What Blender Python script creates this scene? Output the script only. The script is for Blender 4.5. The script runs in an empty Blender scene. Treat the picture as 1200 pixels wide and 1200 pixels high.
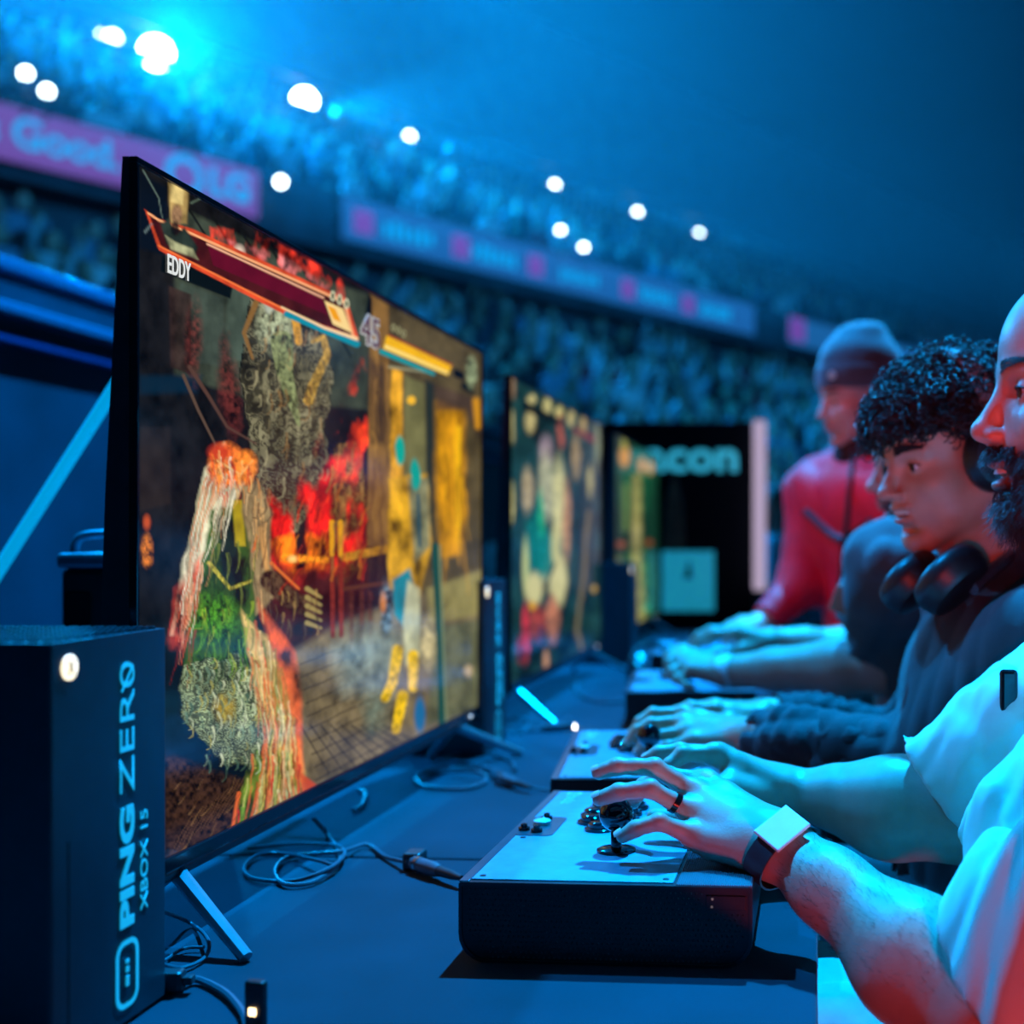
import bpy, bmesh, math, random
import numpy as np
from mathutils import Vector, Matrix, Euler
random.seed(7); np.random.seed(7)
S = bpy.context.scene
COL = S.collection
R = math.radians
# ------------------------------------------------------------------ camera
CAMZ = 1.135; YAW = R(4.2); FPX = 1470.0; CX, CY = 850.0, 633.0
cam_d = bpy.data.cameras.new('camera'); cam = bpy.data.objects.new('camera', cam_d); COL.objects.link(cam)
cam.location = (0, 0, CAMZ); cam.rotation_euler = (R(90), 0, YAW)
cam_d.sensor_width = 36; cam_d.lens = FPX / 1200 * 36
cam_d.shift_x = (600 - CX) / 1200; cam_d.shift_y = (CY - 600) / 1200
cam_d.clip_start = .05; cam_d.clip_end = 300
cam_d.dof.use_dof = True; cam_d.dof.focus_distance = 1.22; cam_d.dof.aperture_fstop = 2.9
S.camera = cam
def W(px, py, d):
    """photo measurement (px,py) at depth d -> world point"""
    x = (px - CX) * d / FPX; z = CAMZ - (py - CY) * d / FPX
    return Vector((x * math.cos(YAW) - d * math.sin(YAW), x * math.sin(YAW) + d * math.cos(YAW), z))
def CW(x, d, z):  # camera-aligned metres, z above the lens
    return Vector((x * math.cos(YAW) - d * math.sin(YAW), x * math.sin(YAW) + d * math.cos(YAW), z + CAMZ))
def P(v):
    x = v[0] * math.cos(YAW) + v[1] * math.sin(YAW); d = -v[0] * math.sin(YAW) + v[1] * math.cos(YAW)
    return CX + x / d * FPX, CY - (v[2] - CAMZ) / d * FPX
# ------------------------------------------------------------------ view, world, lights
S.view_settings.view_transform = 'Standard'; S.view_settings.look = 'None'
S.view_settings.gamma = 1; S.view_settings.exposure = 0; S.view_settings.use_curve_mapping = False
S.cycles.max_bounces = 6; S.cycles.diffuse_bounces = 2; S.cycles.glossy_bounces = 3
S.cycles.transmission_bounces = 4; S.cycles.volume_bounces = 0; S.cycles.transparent_max_bounces = 8
S.cycles.use_denoising = True
S.cycles.volume_step_rate = 4; S.cycles.sample_clamp_indirect = 4
w = bpy.data.worlds.new('arena_dark'); S.world = w; w.use_nodes = True
w.node_tree.nodes['Background'].inputs[0].default_value = (0.0, 0.006, 0.018, 1)
w.node_tree.nodes['Background'].inputs[1].default_value = 1.0
def area(name, loc, target, size, power, color, size_y=None, spread=180):
    l = bpy.data.lights.new(name, 'AREA'); l.energy = power; l.color = color
    l.shape = 'RECTANGLE' if size_y else 'DISK'; l.size = size
    if size_y: l.size_y = size_y
    l.spread = R(spread)
    o = bpy.data.objects.new(name, l); COL.objects.link(o); o.location = loc
    o.rotation_euler = (Vector(target) - Vector(loc)).to_track_quat('-Z', 'Y').to_euler(); return o
def spot(name, loc, target, power, color, angle, blend=.3, radius=.1):
    l = bpy.data.lights.new(name, 'SPOT'); l.energy = power; l.color = color
    l.spot_size = R(angle); l.spot_blend = blend; l.shadow_soft_size = radius
    o = bpy.data.objects.new(name, l); COL.objects.link(o); o.location = loc
    o.rotation_euler = (Vector(target) - Vector(loc)).to_track_quat('-Z', 'Y').to_euler(); return o
CYAN = (0.0, .37, 1.0)
# rig above the stage: key from behind the row, high; a second from the screen side; warm red wash from the camera side
spot('key_light', (.35, 5.2, 8.4), (-.1, 1.9, .9), 14500, CYAN, 50, .5, .07)
spot('side_light', (-3.3, 3.0, 6.9), (.0, 1.9, 1.1), 3300, (.0, .33, 1.0), 50, .5, .06)
spot('red_wash', (.60, -.50, .33), (.08, 1.2, .92), 52, (1.0, .06, .04), 40, .5, .08)
spot('red_wash', (-.45, -2.2, .93), (.16, 1.62, 1.385), 200, (1.0, .07, .05), 12, .5, .10)
spot('added_red_fill', (-1.5, 1.0, 2.9), (.18, 3.15, 1.08), 95, (1.0, .10, .15), 15, .6, .1)  # unseen spot, added only to redden the track top
# ------------------------------------------------------------------ materials
MATS = {}
def mat(name, col, rough=.5, metal=0., em=None, es=0., spec=.5, nvar=0., nscale=40., bump=0., bscale=200., coat=0., attr=None, sheen=0., sss=0., attr_em=None):
    if name in MATS: return MATS[name]
    m = bpy.data.materials.new(name); m.use_nodes = True; nt = m.node_tree; N = nt.nodes; L = nt.links
    b = N['Principled BSDF']
    b.inputs['Base Color'].default_value = (*col, 1); b.inputs['Roughness'].default_value = rough
    b.inputs['Metallic'].default_value = metal; b.inputs['Specular IOR Level'].default_value = spec
    b.inputs['Coat Weight'].default_value = coat; b.inputs['Coat Roughness'].default_value = .06
    b.inputs['Sheen Weight'].default_value = sheen
    if sss: b.inputs['Subsurface Weight'].default_value = sss; b.inputs['Subsurface Scale'].default_value = .006
    tc = N.new('ShaderNodeTexCoord')
    src = None
    if attr:
        a = N.new('ShaderNodeAttribute'); a.attribute_name = attr; src = a.outputs['Color']
        L.new(src, b.inputs['Base Color'])
    if nvar:
        n = N.new('ShaderNodeTexNoise'); n.inputs['Scale'].default_value = nscale; n.inputs['Detail'].default_value = 4
        L.new(tc.outputs['Object'], n.inputs['Vector'])
        r = N.new('ShaderNodeMapRange'); r.inputs[1].default_value = .3; r.inputs[2].default_value = .7
        r.inputs[3].default_value = 1 - nvar; r.inputs[4].default_value = 1 + nvar
        L.new(n.outputs['Fac'], r.inputs[0])
        mx = N.new('ShaderNodeVectorMath'); mx.operation = 'SCALE'
        if src: L.new(src, mx.inputs[0])
        else: mx.inputs[0].default_value = col
        L.new(r.outputs[0], mx.inputs['Scale']); L.new(mx.outputs[0], b.inputs['Base Color'])
    if bump:
        n2 = N.new('ShaderNodeTexNoise'); n2.inputs['Scale'].default_value = bscale; n2.inputs['Detail'].default_value = 3
        L.new(tc.outputs['Object'], n2.inputs['Vector'])
        bp = N.new('ShaderNodeBump'); bp.inputs['Strength'].default_value = bump; bp.inputs['Distance'].default_value = .002
        L.new(n2.outputs['Fac'], bp.inputs['Height']); L.new(bp.outputs[0], b.inputs['Normal'])
    if em: b.inputs['Emission Color'].default_value = (*em, 1); b.inputs['Emission Strength'].default_value = es
    if attr_em:
        a = N.new('ShaderNodeAttribute'); a.attribute_name = attr_em
        L.new(a.outputs['Color'], b.inputs['Emission Color']); b.inputs['Emission Strength'].default_value = es
    MATS[name] = m; return m
black_pl = mat('black_plastic', (.012, .014, .018), .38, nvar=.2, bump=.15, bscale=900)
gloss_bk = mat('gloss_black', (.008, .009, .012), .12, nvar=.1)
dark_metal = mat('dark_metal', (.05, .055, .065), .35, .7, nvar=.2)
steel = mat('steel', (.5, .52, .55), .28, 1., nvar=.15)
rubber = mat('rubber_cable', (.03, .033, .04), .42, nvar=.2)
cloth_bk = mat('table_cloth', (.014, .027, .045), .7, spec=.12, nvar=.22, nscale=9, bump=.5, bscale=1400, sheen=.15)
concrete = mat('arena_concrete', (.10, .12, .15), .8, nvar=.3, nscale=2)
seatm = mat('stand_steps', (.04, .05, .07), .8, nvar=.3, nscale=1)
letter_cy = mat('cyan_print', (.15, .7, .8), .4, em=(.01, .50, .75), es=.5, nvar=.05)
# ------------------------------------------------------------------ mesh helpers
def link(name, me, mats, parent=None, loc=None, rot=None):
    o = bpy.data.objects.new(name, me); COL.objects.link(o)
    if not isinstance(mats, (list, tuple)): mats = [mats]
    if len(me.materials) == 0:
        for m in mats: me.materials.append(m)
    if loc is not None: o.location = loc
    if rot is not None: o.rotation_euler = rot
    if parent is not None: o.parent = parent
    return o
def tag(o, label=None, cat=None, group=None, kind=None):
    if label: o['label'] = label
    if cat: o['category'] = cat
    if group: o['group'] = group
    if kind: o['kind'] = kind
    return o
def empty(name, loc, rz=0, label=None, cat=None, group=None):
    o = bpy.data.objects.new(name, None); COL.objects.link(o); o.location = loc; o.rotation_euler = (0, 0, rz)
    o.empty_display_size = .05
    return tag(o, label, cat, group)
class MB:
    def __init__(s): s.v = []; s.f = []; s.m = []; s.mi = 0
    def add(s, vs, fs):
        b = len(s.v); s.v += [tuple(v) for v in vs]; s.f += [tuple(i + b for i in f) for f in fs]; s.m += [s.mi] * len(fs); return s
    def box(s, lo, hi, bev=0., rot=None, at=None):
        bm = bmesh.new(); bmesh.ops.create_cube(bm, size=1)
        lo = Vector(lo); hi = Vector(hi)
        for v in bm.verts: v.co = Vector([(lo[i] + hi[i]) / 2 + v.co[i] * (hi[i] - lo[i]) for i in range(3)])
        if bev: bmesh.ops.bevel(bm, geom=bm.edges[:], offset=bev, segments=2, affect='EDGES', profile=.5)
        return s.bm(bm, rot, at)
    def bm(s, bm, rot=None, at=None):
        bm.verts.ensure_lookup_table()
        M = (Matrix.Translation(at) if at is not None else Matrix()) @ (rot.to_4x4() if rot is not None else Matrix())
        for i, v in enumerate(bm.verts): v.index = i
        s.add([M @ v.co for v in bm.verts], [[v.index for v in f.verts] for f in bm.faces]); bm.free(); return s
    def prism(s, prof, axis_map, a, b):
        """prof: list of 2D points; axis_map(u,v,w)->xyz; from w=a to w=b"""
        n = len(prof); vs = [axis_map(u, v, a) for u, v in prof] + [axis_map(u, v, b) for u, v in prof]
        fs = [tuple(range(n))[::-1], tuple(range(n, 2 * n))] + [(i, (i + 1) % n, n + (i + 1) % n, n + i) for i in range(n)]
        return s.add(vs, fs)
    def tube(s, pts, r, seg=8, caps=True):
        pts = [Vector(p) for p in pts]; n = len(pts)
        rs = r if isinstance(r, (list, tuple)) else [r] * n
        up = None; vs = []; fs = []
        for i, p in enumerate(pts):
            t = (pts[min(i + 1, n - 1)] - pts[max(i - 1, 0)]).normalized()
            if up is None: up = Vector((0, 0, 1)) if abs(t.z) < .9 else Vector((1, 0, 0))
            sd = t.cross(up).normalized(); up = sd.cross(t).normalized()
            for k in range(seg):
                a = 2 * math.pi * k / seg; vs.append(p + (sd * math.cos(a) + up * math.sin(a)) * rs[i])
        for i in range(n - 1):
            for k in range(seg):
                k2 = (k + 1) % seg; fs.append((i * seg + k, i * seg + k2, (i + 1) * seg + k2, (i + 1) * seg + k))
        if caps: fs += [tuple(range(seg))[::-1], tuple(range((n - 1) * seg, n * seg))]
        return s.add(vs, fs)
    def lathe(s, prof, c, seg=24, axis='z'):
        vs = []; fs = []; n = len(prof); c = Vector(c)
        for r, h in prof:
            for k in range(seg):
                a = 2 * math.pi * k / seg; x, y = r * math.cos(a), r * math.sin(a)
                v = (x, y, h) if axis == 'z' else ((h, x, y) if axis == 'x' else (x, h, y))
                vs.append(c + Vector(v))
        for i in range(n - 1):
            for k in range(seg):
                k2 = (k + 1) % seg; fs.append((i * seg + k, i * seg + k2, (i + 1) * seg + k2, (i + 1) * seg + k))
        fs += [tuple(range(seg))[::-1], tuple(range((n - 1) * seg, n * seg))]
        return s.add(vs, fs)
    def mesh(s, name, smooth=False, ang=40):
        me = bpy.data.meshes.new(name); me.from_pydata(s.v, [], s.f)
        if any(s.m): me.polygons.foreach_set('material_index', s.m)
        bm = bmesh.new(); bm.from_mesh(me); bmesh.ops.recalc_face_normals(bm, faces=bm.faces[:]); bm.to_mesh(me); bm.free()
        if smooth:
            me.polygons.foreach_set('use_smooth', [True] * len(me.polygons))
            me.set_sharp_from_angle(angle=R(ang))
        me.update(); return me
    def build(s, name, mats, parent=None, smooth=False, loc=None, rot=None, ang=40):
        return link(name, s.mesh(name, smooth, ang), mats, parent, loc, rot)
def bez(pts, n=8):
    """Catmull-Rom through pts"""
    pts = [Vector(p) for p in pts]; out = []
    q = [pts[0] * 2 - pts[1]] + pts + [pts[-1] * 2 - pts[-2]]
    for i in range(1, len(q) - 2):
        for k in range(n):
            t = k / n
            out.append(.5 * ((2 * q[i]) + (-q[i - 1] + q[i + 1]) * t + (2 * q[i - 1] - 5 * q[i] + 4 * q[i + 1] - q[i + 2]) * t * t + (-q[i - 1] + 3 * q[i] - 3 * q[i + 1] + q[i + 2]) * t ** 3))
    out.append(pts[-1]); return out
def rrect(w, h, r, n=5, rs=None):
    rs = rs or [r] * 4; pts = []
    for (cx, cy, a0), rr in zip([(w / 2, h / 2, 0), (-w / 2, h / 2, 90), (-w / 2, -h / 2, 180), (w / 2, -h / 2, 270)], rs):
        sx, sy = (1 if cx > 0 else -1), (1 if cy > 0 else -1)
        for k in range(n + 1):
            a = R(a0 + 90 * k / n); pts.append((cx - sx * rr + rr * math.cos(a), cy - sy * rr + rr * math.sin(a)))
    return pts
def text_mesh(txt, size, depth, M, name='lettering', mats=None, parent=None, xs=1., bold=0., shear=0., space=1.):
    c = bpy.data.curves.new('t', 'FONT'); c.body = txt; c.size = size; c.extrude = depth; c.offset = bold; c.shear = shear
    c.align_x = 'CENTER'; c.align_y = 'CENTER'; c.resolution_u = 4; c.space_character = space
    o = bpy.data.objects.new('t', c); COL.objects.link(o)
    bpy.context.view_layer.update()
    me = bpy.data.meshes.new_from_object(o.evaluated_get(bpy.context.evaluated_depsgraph_get()))
    bpy.data.objects.remove(o); bpy.data.curves.remove(c)
    me.transform(M @ Matrix.Diagonal((xs, 1, 1, 1))); me.name = name
    me.materials.clear()
    return link(name, me, mats, parent)
def frame(origin, ex, ey):
    ex = Vector(ex).normalized(); ey = Vector(ey).normalized(); ez = ex.cross(ey)
    M = Matrix((ex, ey, ez)).transposed().to_4x4(); M.translation = Vector(origin); return M
# ------------------------------------------------------------------ picture on a screen: painted cell by cell into the panel's own colour cells
def lin(c): return tuple((x / 255 / 12.92 if x <= 10 else ((x / 255 + .055) / 1.055) ** 2.4) for x in c)
_rng = np.random.RandomState(3); _NT = _rng.rand(256, 256).astype(np.float32)
def vnoise(x, y):
    xi = np.floor(x).astype(int); yi = np.floor(y).astype(int); fx = x - xi; fy = y - yi
    fx = fx * fx * (3 - 2 * fx); fy = fy * fy * (3 - 2 * fy)
    g = lambda a, b: _NT[a & 255, b & 255]
    return (g(xi, yi) * (1 - fx) + g(xi + 1, yi) * fx) * (1 - fy) + (g(xi, yi + 1) * (1 - fx) + g(xi + 1, yi + 1) * fx) * fy
def fbm(x, y, o=4):
    s = 0; a = .5
    for i in range(o): s = s + a * vnoise(x * 2 ** i + 17 * i, y * 2 ** i + 5 * i); a *= .5
    return s / (1 - .5 ** o)
class Paint:
    def __init__(s, X, Y, bg):
        s.X = X; s.Y = Y; s.C = np.zeros(X.shape + (3,), np.float32); s.C[:] = bg
        s.n1 = fbm(X / 14, Y / 22); s.n2 = fbm(X / 4 + 50, Y / 5, 3); s.wx = (fbm(X / 20 + 9, Y / 20) - .5); s.wy = (fbm(X / 20, Y / 20 + 31) - .5)
    def blend(s, m, col, al):
        m = (m * al)[..., None]; s.C = s.C * (1 - m) + np.array(col, np.float32) * m if not isinstance(col, np.ndarray) else s.C * (1 - m) + col * m
    def sd_seg(s, X, Y, a, b):
        px, py = X - a[0], Y - a[1]; bx, by = b[0] - a[0], b[1] - a[1]
        t = np.clip((px * bx + py * by) / (bx * bx + by * by + 1e-9), 0, 1); return np.hypot(px - bx * t, py - by * t), t
    def poly(s, pts, col, al=1., f=1., tex=0., warp=0., tn=None):
        X = s.X + s.wx * warp; Y = s.Y + s.wy * warp
        x0 = min(p[0] for p in pts) - f * 2 - warp; x1 = max(p[0] for p in pts) + f * 2 + warp; y0 = min(p[1] for p in pts) - f * 2 - warp; y1 = max(p[1] for p in pts) + f * 2 + warp
        sel = (X > x0) & (X < x1) & (Y > y0) & (Y < y1)
        if not sel.any(): return
        xs, ys = X[sel], Y[sel]; ins = np.zeros(xs.shape, bool); d = np.full(xs.shape, 1e9)
        for i in range(len(pts)):
            a, b = pts[i], pts[(i + 1) % len(pts)]
            d = np.minimum(d, s.sd_seg(xs, ys, a, b)[0])
            c = ((a[1] > ys) != (b[1] > ys)) & (xs < (b[0] - a[0]) * (ys - a[1]) / (b[1] - a[1] + 1e-9) + a[0]); ins ^= c
        m = np.clip(.5 + np.where(ins, d, -d) / f, 0, 1) * al
        c = np.array(lin(col), np.float32)[None, :]
        n = (s.n1 if tn is None else tn)[sel]
        if tex: c = c * np.clip(1 + tex * (n - .5) * 4, .1, 3)[:, None]
        s.C[sel] = s.C[sel] * (1 - m[:, None]) + c * m[:, None]
    def stroke(s, pts, w0, w1, col, al=1., f=1.5, tex=0., warp=0.):
        X = s.X + s.wx * warp; Y = s.Y + s.wy * warp; wm = max(w0, w1) + f * 2 + warp
        sel = (X > min(p[0] for p in pts) - wm) & (X < max(p[0] for p in pts) + wm) & (Y > min(p[1] for p in pts) - wm) & (Y < max(p[1] for p in pts) + wm)
        if not sel.any(): return
        xs, ys = X[sel], Y[sel]; best = np.full(xs.shape, -1e9); n = len(pts) - 1
        for i in range(n):
            d, t = s.sd_seg(xs, ys, pts[i], pts[i + 1]); wd = w0 + (w1 - w0) * (i + t) / n; best = np.maximum(best, wd / 2 - d)
        m = np.clip(.5 + best / f, 0, 1) * al; c = np.array(lin(col), np.float32)[None, :]
        if tex: c = c * np.clip(1 + tex * (s.n2[sel] - .5) * 4, .1, 3)[:, None]
        s.C[sel] = s.C[sel] * (1 - m[:, None]) + c * m[:, None]
    def ell(s, c, rx, ry, col, al=1., f=.3, tex=0., warp=0., ang=0.):
        X = s.X + s.wx * warp - c[0]; Y = s.Y + s.wy * warp - c[1]
        if ang: ca, sa = math.cos(R(ang)), math.sin(R(ang)); X, Y = X * ca + Y * sa, -X * sa + Y * ca
        m = np.clip((1 - np.hypot(X / rx, Y / ry)) / f, 0, 1) * al; cc = np.array(lin(col), np.float32) * np.ones(X.shape + (1,), np.float32)
        if tex: cc = cc * np.clip(1 + tex * (s.n2 - .5) * 4, .1, 3)[..., None]
        s.C = s.C * (1 - m[..., None]) + cc * m[..., None]
    def contour(s, pts, col, freq, al=1., warp=8., al2=.75):
        """carved swirling relief inside a polygon"""
        b0 = s.C.copy(); s.poly(pts, col, 1, 3, .25, warp); ins = np.abs(s.C - b0).sum(-1) > 1e-4
        q = fbm(s.X / 30 + 3 * s.wx, s.Y / 44 + 4 * s.wy, 2); k = .5 + .5 * np.sin(q * freq * .62 + 3 * s.wx); sh = np.clip(.35 + 1.5 * (fbm(s.X / 17 + 40, s.Y / 24) - .25), .12, 1.5)
        k = (.22 + .95 * k ** 1.5) * sh; s.C = np.where(ins[..., None], s.C * k[..., None], s.C)
    def brush(s, pts, pal, n, ang, ln, w, al=.8, curl=0., seed=0, wig=6):
        """short bristle strokes scattered inside a polygon"""
        r = random.Random(seed); xs = [p[0] for p in pts]; ys = [p[1] for p in pts]; k = 0
        while k < n:
            x, y = r.uniform(min(xs), max(xs)), r.uniform(min(ys), max(ys)); c = False
            for i in range(len(pts)):
                a, b = pts[i], pts[(i + 1) % len(pts)]
                if (a[1] > y) != (b[1] > y) and x < (b[0] - a[0]) * (y - a[1]) / (b[1] - a[1]) + a[0]: c = not c
            if not c: continue
            k += 1; A = R(ang + r.uniform(-14, 14)); q = [(x, y)]; L = ln * r.uniform(.5, 1.2)
            for j in range(3): q.append((q[-1][0] + math.cos(A) * L / 3 * .5, q[-1][1] + math.sin(A) * L / 3)); A += R(curl * r.uniform(.5, 1.3))
            s.stroke(q, w * r.uniform(.5, 1.2), w * .3, r.choice(pal), al * r.uniform(.5, 1), 1.6, .2, wig)
def screen_panel(name, TL, TR, BR, BL, nu, nv, painter, parent, strength=1.):
    TL, TR, BR, BL = [np.array(v, float) for v in (TL, TR, BR, BL)]
    u = np.linspace(0, 1, nu + 1); v = np.linspace(0, 1, nv + 1); U, V = np.meshgrid(u, v)
    Q = ((1 - V)[..., None] * ((1 - U)[..., None] * TL + U[..., None] * TR) + V[..., None] * ((1 - U)[..., None] * BL + U[..., None] * BR))
    x = Q[..., 0] * math.cos(YAW) + Q[..., 1] * math.sin(YAW); d = -Q[..., 0] * math.sin(YAW) + Q[..., 1] * math.cos(YAW)
    p = painter(CX + x / d * FPX, CY - (Q[..., 2] - CAMZ) / d * FPX, U, V)
    n = (nu + 1) * (nv + 1); me = bpy.data.meshes.new(name)
    idx = np.arange(n).reshape(nv + 1, nu + 1); q = np.stack([idx[:-1, :-1], idx[1:, :-1], idx[1:, 1:], idx[:-1, 1:]], -1).reshape(-1, 4)
    me.vertices.add(n); me.vertices.foreach_set('co', Q.reshape(-1)); me.loops.add(len(q) * 4); me.loops.foreach_set('vertex_index', q.reshape(-1))
    me.polygons.add(len(q)); me.polygons.foreach_set('loop_start', np.arange(len(q)) * 4); me.polygons.foreach_set('loop_total', np.full(len(q), 4)); me.update(calc_edges=True)
    a = me.color_attributes.new('Picture', 'FLOAT_COLOR', 'POINT')
    c = np.ones((n, 4), np.float32); c[:, :3] = np.clip(p.C, 0, 4).reshape(-1, 3); a.data.foreach_set('color', c.reshape(-1))
    m = mat('lit_panel_' + name, (.003, .003, .004), .14, es=strength, attr_em='Picture', spec=.22)
    return link('display', me, m, parent)
def paint1(X, Y, U, V):
    p = Paint(X, Y, lin((9, 18, 26))); Po, St, El = p.poly, p.stroke, p.ell
    # back hall
    Po([(160, 180), (570, 400), (570, 700), (160, 760)], (22, 22, 24), 1, 4, .6)
    Po([(205, 240), (300, 285), (385, 330), (432, 345), (432, 480), (300, 470), (205, 440)], (58, 66, 54), 1, 6, .4)
    for i in range(5): St([(215 + i * 34, 235 + i * 18), (275 + i * 34, 330 + i * 22)], 3, 2, (18, 20, 20), .9)
    Po([(163, 200), (196, 220), (196, 300), (163, 290)], (10, 18, 30), 1, 6)
    Po([(268, 330), (300, 345), (300, 420), (262, 425)], (70, 84, 72), .9, 4, .3)
    Po([(210, 330), (262, 350), (262, 430), (212, 420)], (64, 76, 66), .9, 4, .3)
    Po([(198, 335), (224, 345), (224, 440), (200, 430)], (48, 34, 30), .9, 3, .8)
    Po([(163, 500), (200, 500), (200, 590), (163, 600)], (38, 32, 30), .9, 4, .3)
    Po([(163, 440), (236, 440), (230, 460), (163, 462)], (6, 42, 66), .7, 8)
    for k, (x, y, a, b) in enumerate([(216, 340, 12, 60), (250, 370, 14, 70), (262, 400, 12, 70)]): El((x + a, y + b), 12, 60, (88, 34, 30), .7, .6, .9, 10)
    # carved guardian
    p.contour([(292, 348), (345, 356), (385, 420), (388, 450), (376, 560), (350, 620), (318, 640), (296, 560), (284, 440)], (128, 122, 92), 60, warp=14)
    El((322, 378), 26, 46, (140, 146, 116), 1, .5, .9, 14); El((316, 356), 8, 14, (190, 196, 178), .8, .4)
    St([(330, 400), (334, 440), (346, 480), (350, 498)], 26, 3, (120, 128, 84), 1, 2, .6)
    St([(362, 470), (372, 440), (384, 415), (378, 395), (366, 400)], 12, 5, (178, 140, 60), 1, 2, .5, 4)
    St([(346, 372), (350, 400)], 9, 9, (196, 140, 44), 1, 2, .4); St([(300, 355), (286, 390), (296, 420)], 7, 3, (140, 100, 50), .9, 2)
    St([(215, 440), (232, 480), (252, 520), (248, 580)], 4, 2, (96, 74, 60), .9); St([(222, 430), (245, 465), (266, 500), (300, 520)], 5, 2, (90, 62, 52), .9, 2)
    p.contour([(392, 520), (420, 515), (428, 580), (420, 660), (400, 690), (388, 620), (386, 560)], (150, 112, 58), 50, warp=12)
    # flames
    flame = np.clip((fbm(X / 16, Y / 34 + 3) - .42) * 4, 0, 1)
    def fl(pts, c, al, f=12, w=20):
        b = p.C.copy(); p.poly(pts, c, al, f, .9, w); k = flame[..., None]; p.C = b * (1 - k) + p.C * k
    fl([(300, 560), (330, 600), (420, 440), (432, 470), (430, 620), (420, 660), (330, 700), (296, 640)], (220, 30, 22), 1)
    fl([(396, 480), (426, 420), (432, 520), (416, 590), (396, 570)], (236, 66, 30), 1)
    fl([(310, 640), (350, 620), (390, 640), (384, 670), (340, 672)], (250, 120, 20), 1); St([(334, 654), (384, 656)], 10, 6, (252, 150, 30), .9, 4, .6); El((343, 655), 8, 6, (255, 220, 130), .9, .8)
    Po([(300, 668), (430, 668), (430, 760), (330, 770)], (64, 22, 20), .7, 10, .9)
    # right hall: pillars, drapery
    Po([(434, 345), (456, 358), (458, 640), (430, 640)], (132, 96, 48), 1, 3, .25); Po([(434, 420), (450, 430), (452, 520), (436, 520)], (44, 34, 34), .8, 8)
    Po([(456, 358), (566, 415), (566, 690), (456, 690)], (84, 72, 46), 1, 3, .35)
    Po([(458, 430), (471, 435), (474, 690), (456, 690)], (196, 140, 34), 1, 4, .9, 3)
    Po([(474, 440), (498, 450), (500, 560), (474, 560)], (114, 112, 70), .9, 4, .2); Po([(499, 445), (509, 450), (509, 650), (500, 650)], (30, 44, 44), .9, 4)
    Po([(512, 470), (544, 480), (546, 600), (538, 650), (516, 655), (510, 560)], (196, 134, 14), 1, 8, .6, 6); Po([(533, 500), (540, 500), (540, 610), (534, 640)], (250, 190, 20), .9, 4)
    Po([(508, 450), (566, 470), (566, 520), (545, 480), (512, 480)], (74, 56, 48), .8, 6, .3); St([(558, 470), (560, 500)], 8, 6, (220, 150, 20), .9, 4)
    St([(456, 430), (500, 436)], 3, 2, (190, 190, 150), .5)
    El((482, 469), 6, 6, (250, 190, 50), 1, .3)
    # floor
    Po([(330, 770), (400, 730), (566, 668), (566, 840), (380, 930), (320, 960)], (112, 98, 70), 1, 10, .5)
    Po([(500, 690), (566, 668), (566, 720), (505, 730)], (150, 140, 84), .9, 6, .2); Po([(510, 735), (566, 725), (566, 830), (500, 850)], (88, 92, 66), .9, 6, .5)
    for i in range(12):
        y = 745 + i * 6 + i * 9; St([(352 + i * 2, y + 34), (470 - i, y - 14)], 1.6, 1.2, (46, 36, 28), .8, 1.5, 0, 4)
    for i in range(9): St([(352 + i * 12, 850), (385 + i * 16, 905 - i * 3)], 2, 1.5, (40, 34, 28), .8)
    Po([(193, 880), (240, 900), (330, 930), (330, 990), (193, 1040)], (52, 32, 20), 1, 8, .9, tn=p.n2)
    for i in range(14): St([(200 + i * 7, 1000 - i * 5), (225 + i * 8, 955 - i * 6)], 1, 1, (110, 76, 44), .5, 1, 0, 6)
    Po([(190, 840), (245, 835), (250, 870), (190, 890)], (12, 42, 70), .8, 10, .3)
    # railing
    for x in (389, 399): St([(x, 618), (x + 1, 745)], 6, 5, (122, 40, 28), 1, 1.5, .3); St([(x, 612), (x, 650)], 6, 5, (226, 158, 26), 1, 1.5)
    St([(404, 653), (470, 640)], 10, 9, (176, 122, 30), 1, 2, .4); St([(404, 690), (460, 682)], 5, 5, (90, 50, 30), .9, 2)
    for x in (412, 424, 434): St([(x, 695), (x, 760)], 5, 5, (92, 44, 26), .7, 2, .5)
    Po([(395, 760), (430, 735), (470, 745), (455, 810), (400, 810)], (150, 164, 150), .75, 26, .5, 16); El((440, 830), 22, 40, (128, 150, 132), .5, .9, .4, 10)
    El((172, 645), 9, 24, (190, 104, 26), .9, .5, .9, 3); El((172, 612), 6, 12, (220, 90, 40), .8, .7)
    # fighter near (generic, long pale hair, green dress)
    Po([(262, 518), (240, 548), (228, 600), (214, 660), (200, 745), (222, 748), (240, 680), (262, 610), (290, 560)], (196, 190, 156), 1, 4, .6, 6)
    Po([(206, 690), (240, 650), (238, 700), (222, 760), (200, 760)], (206, 64, 34), .9, 10, .8, 8)
    for i in range(9): St([(262 - i * 3, 540 + i * 3), (236 - i * 2, 630), (212 + i * 2, 720)], 2, 1.2, [(236, 230, 200), (220, 120, 70), (160, 150, 110)][i % 3], .7, 1.5, 0, 5)
    El((266, 545), 26, 30, (232, 116, 44), 1, .3, .5, 6); El((288, 548), 16, 24, (240, 130, 40), 1, .4, .4, 4); El((258, 530), 18, 14, (214, 56, 34), .8, .6)
    St([(255, 540), (282, 556), (296, 540)], 3, 2, (250, 190, 110), .7)
    Po([(248, 598), (300, 590), (312, 640), (300, 720), (290, 770), (215, 780), (222, 720), (240, 650)], (44, 74, 26), 1, 5, .9, 8)
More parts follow.
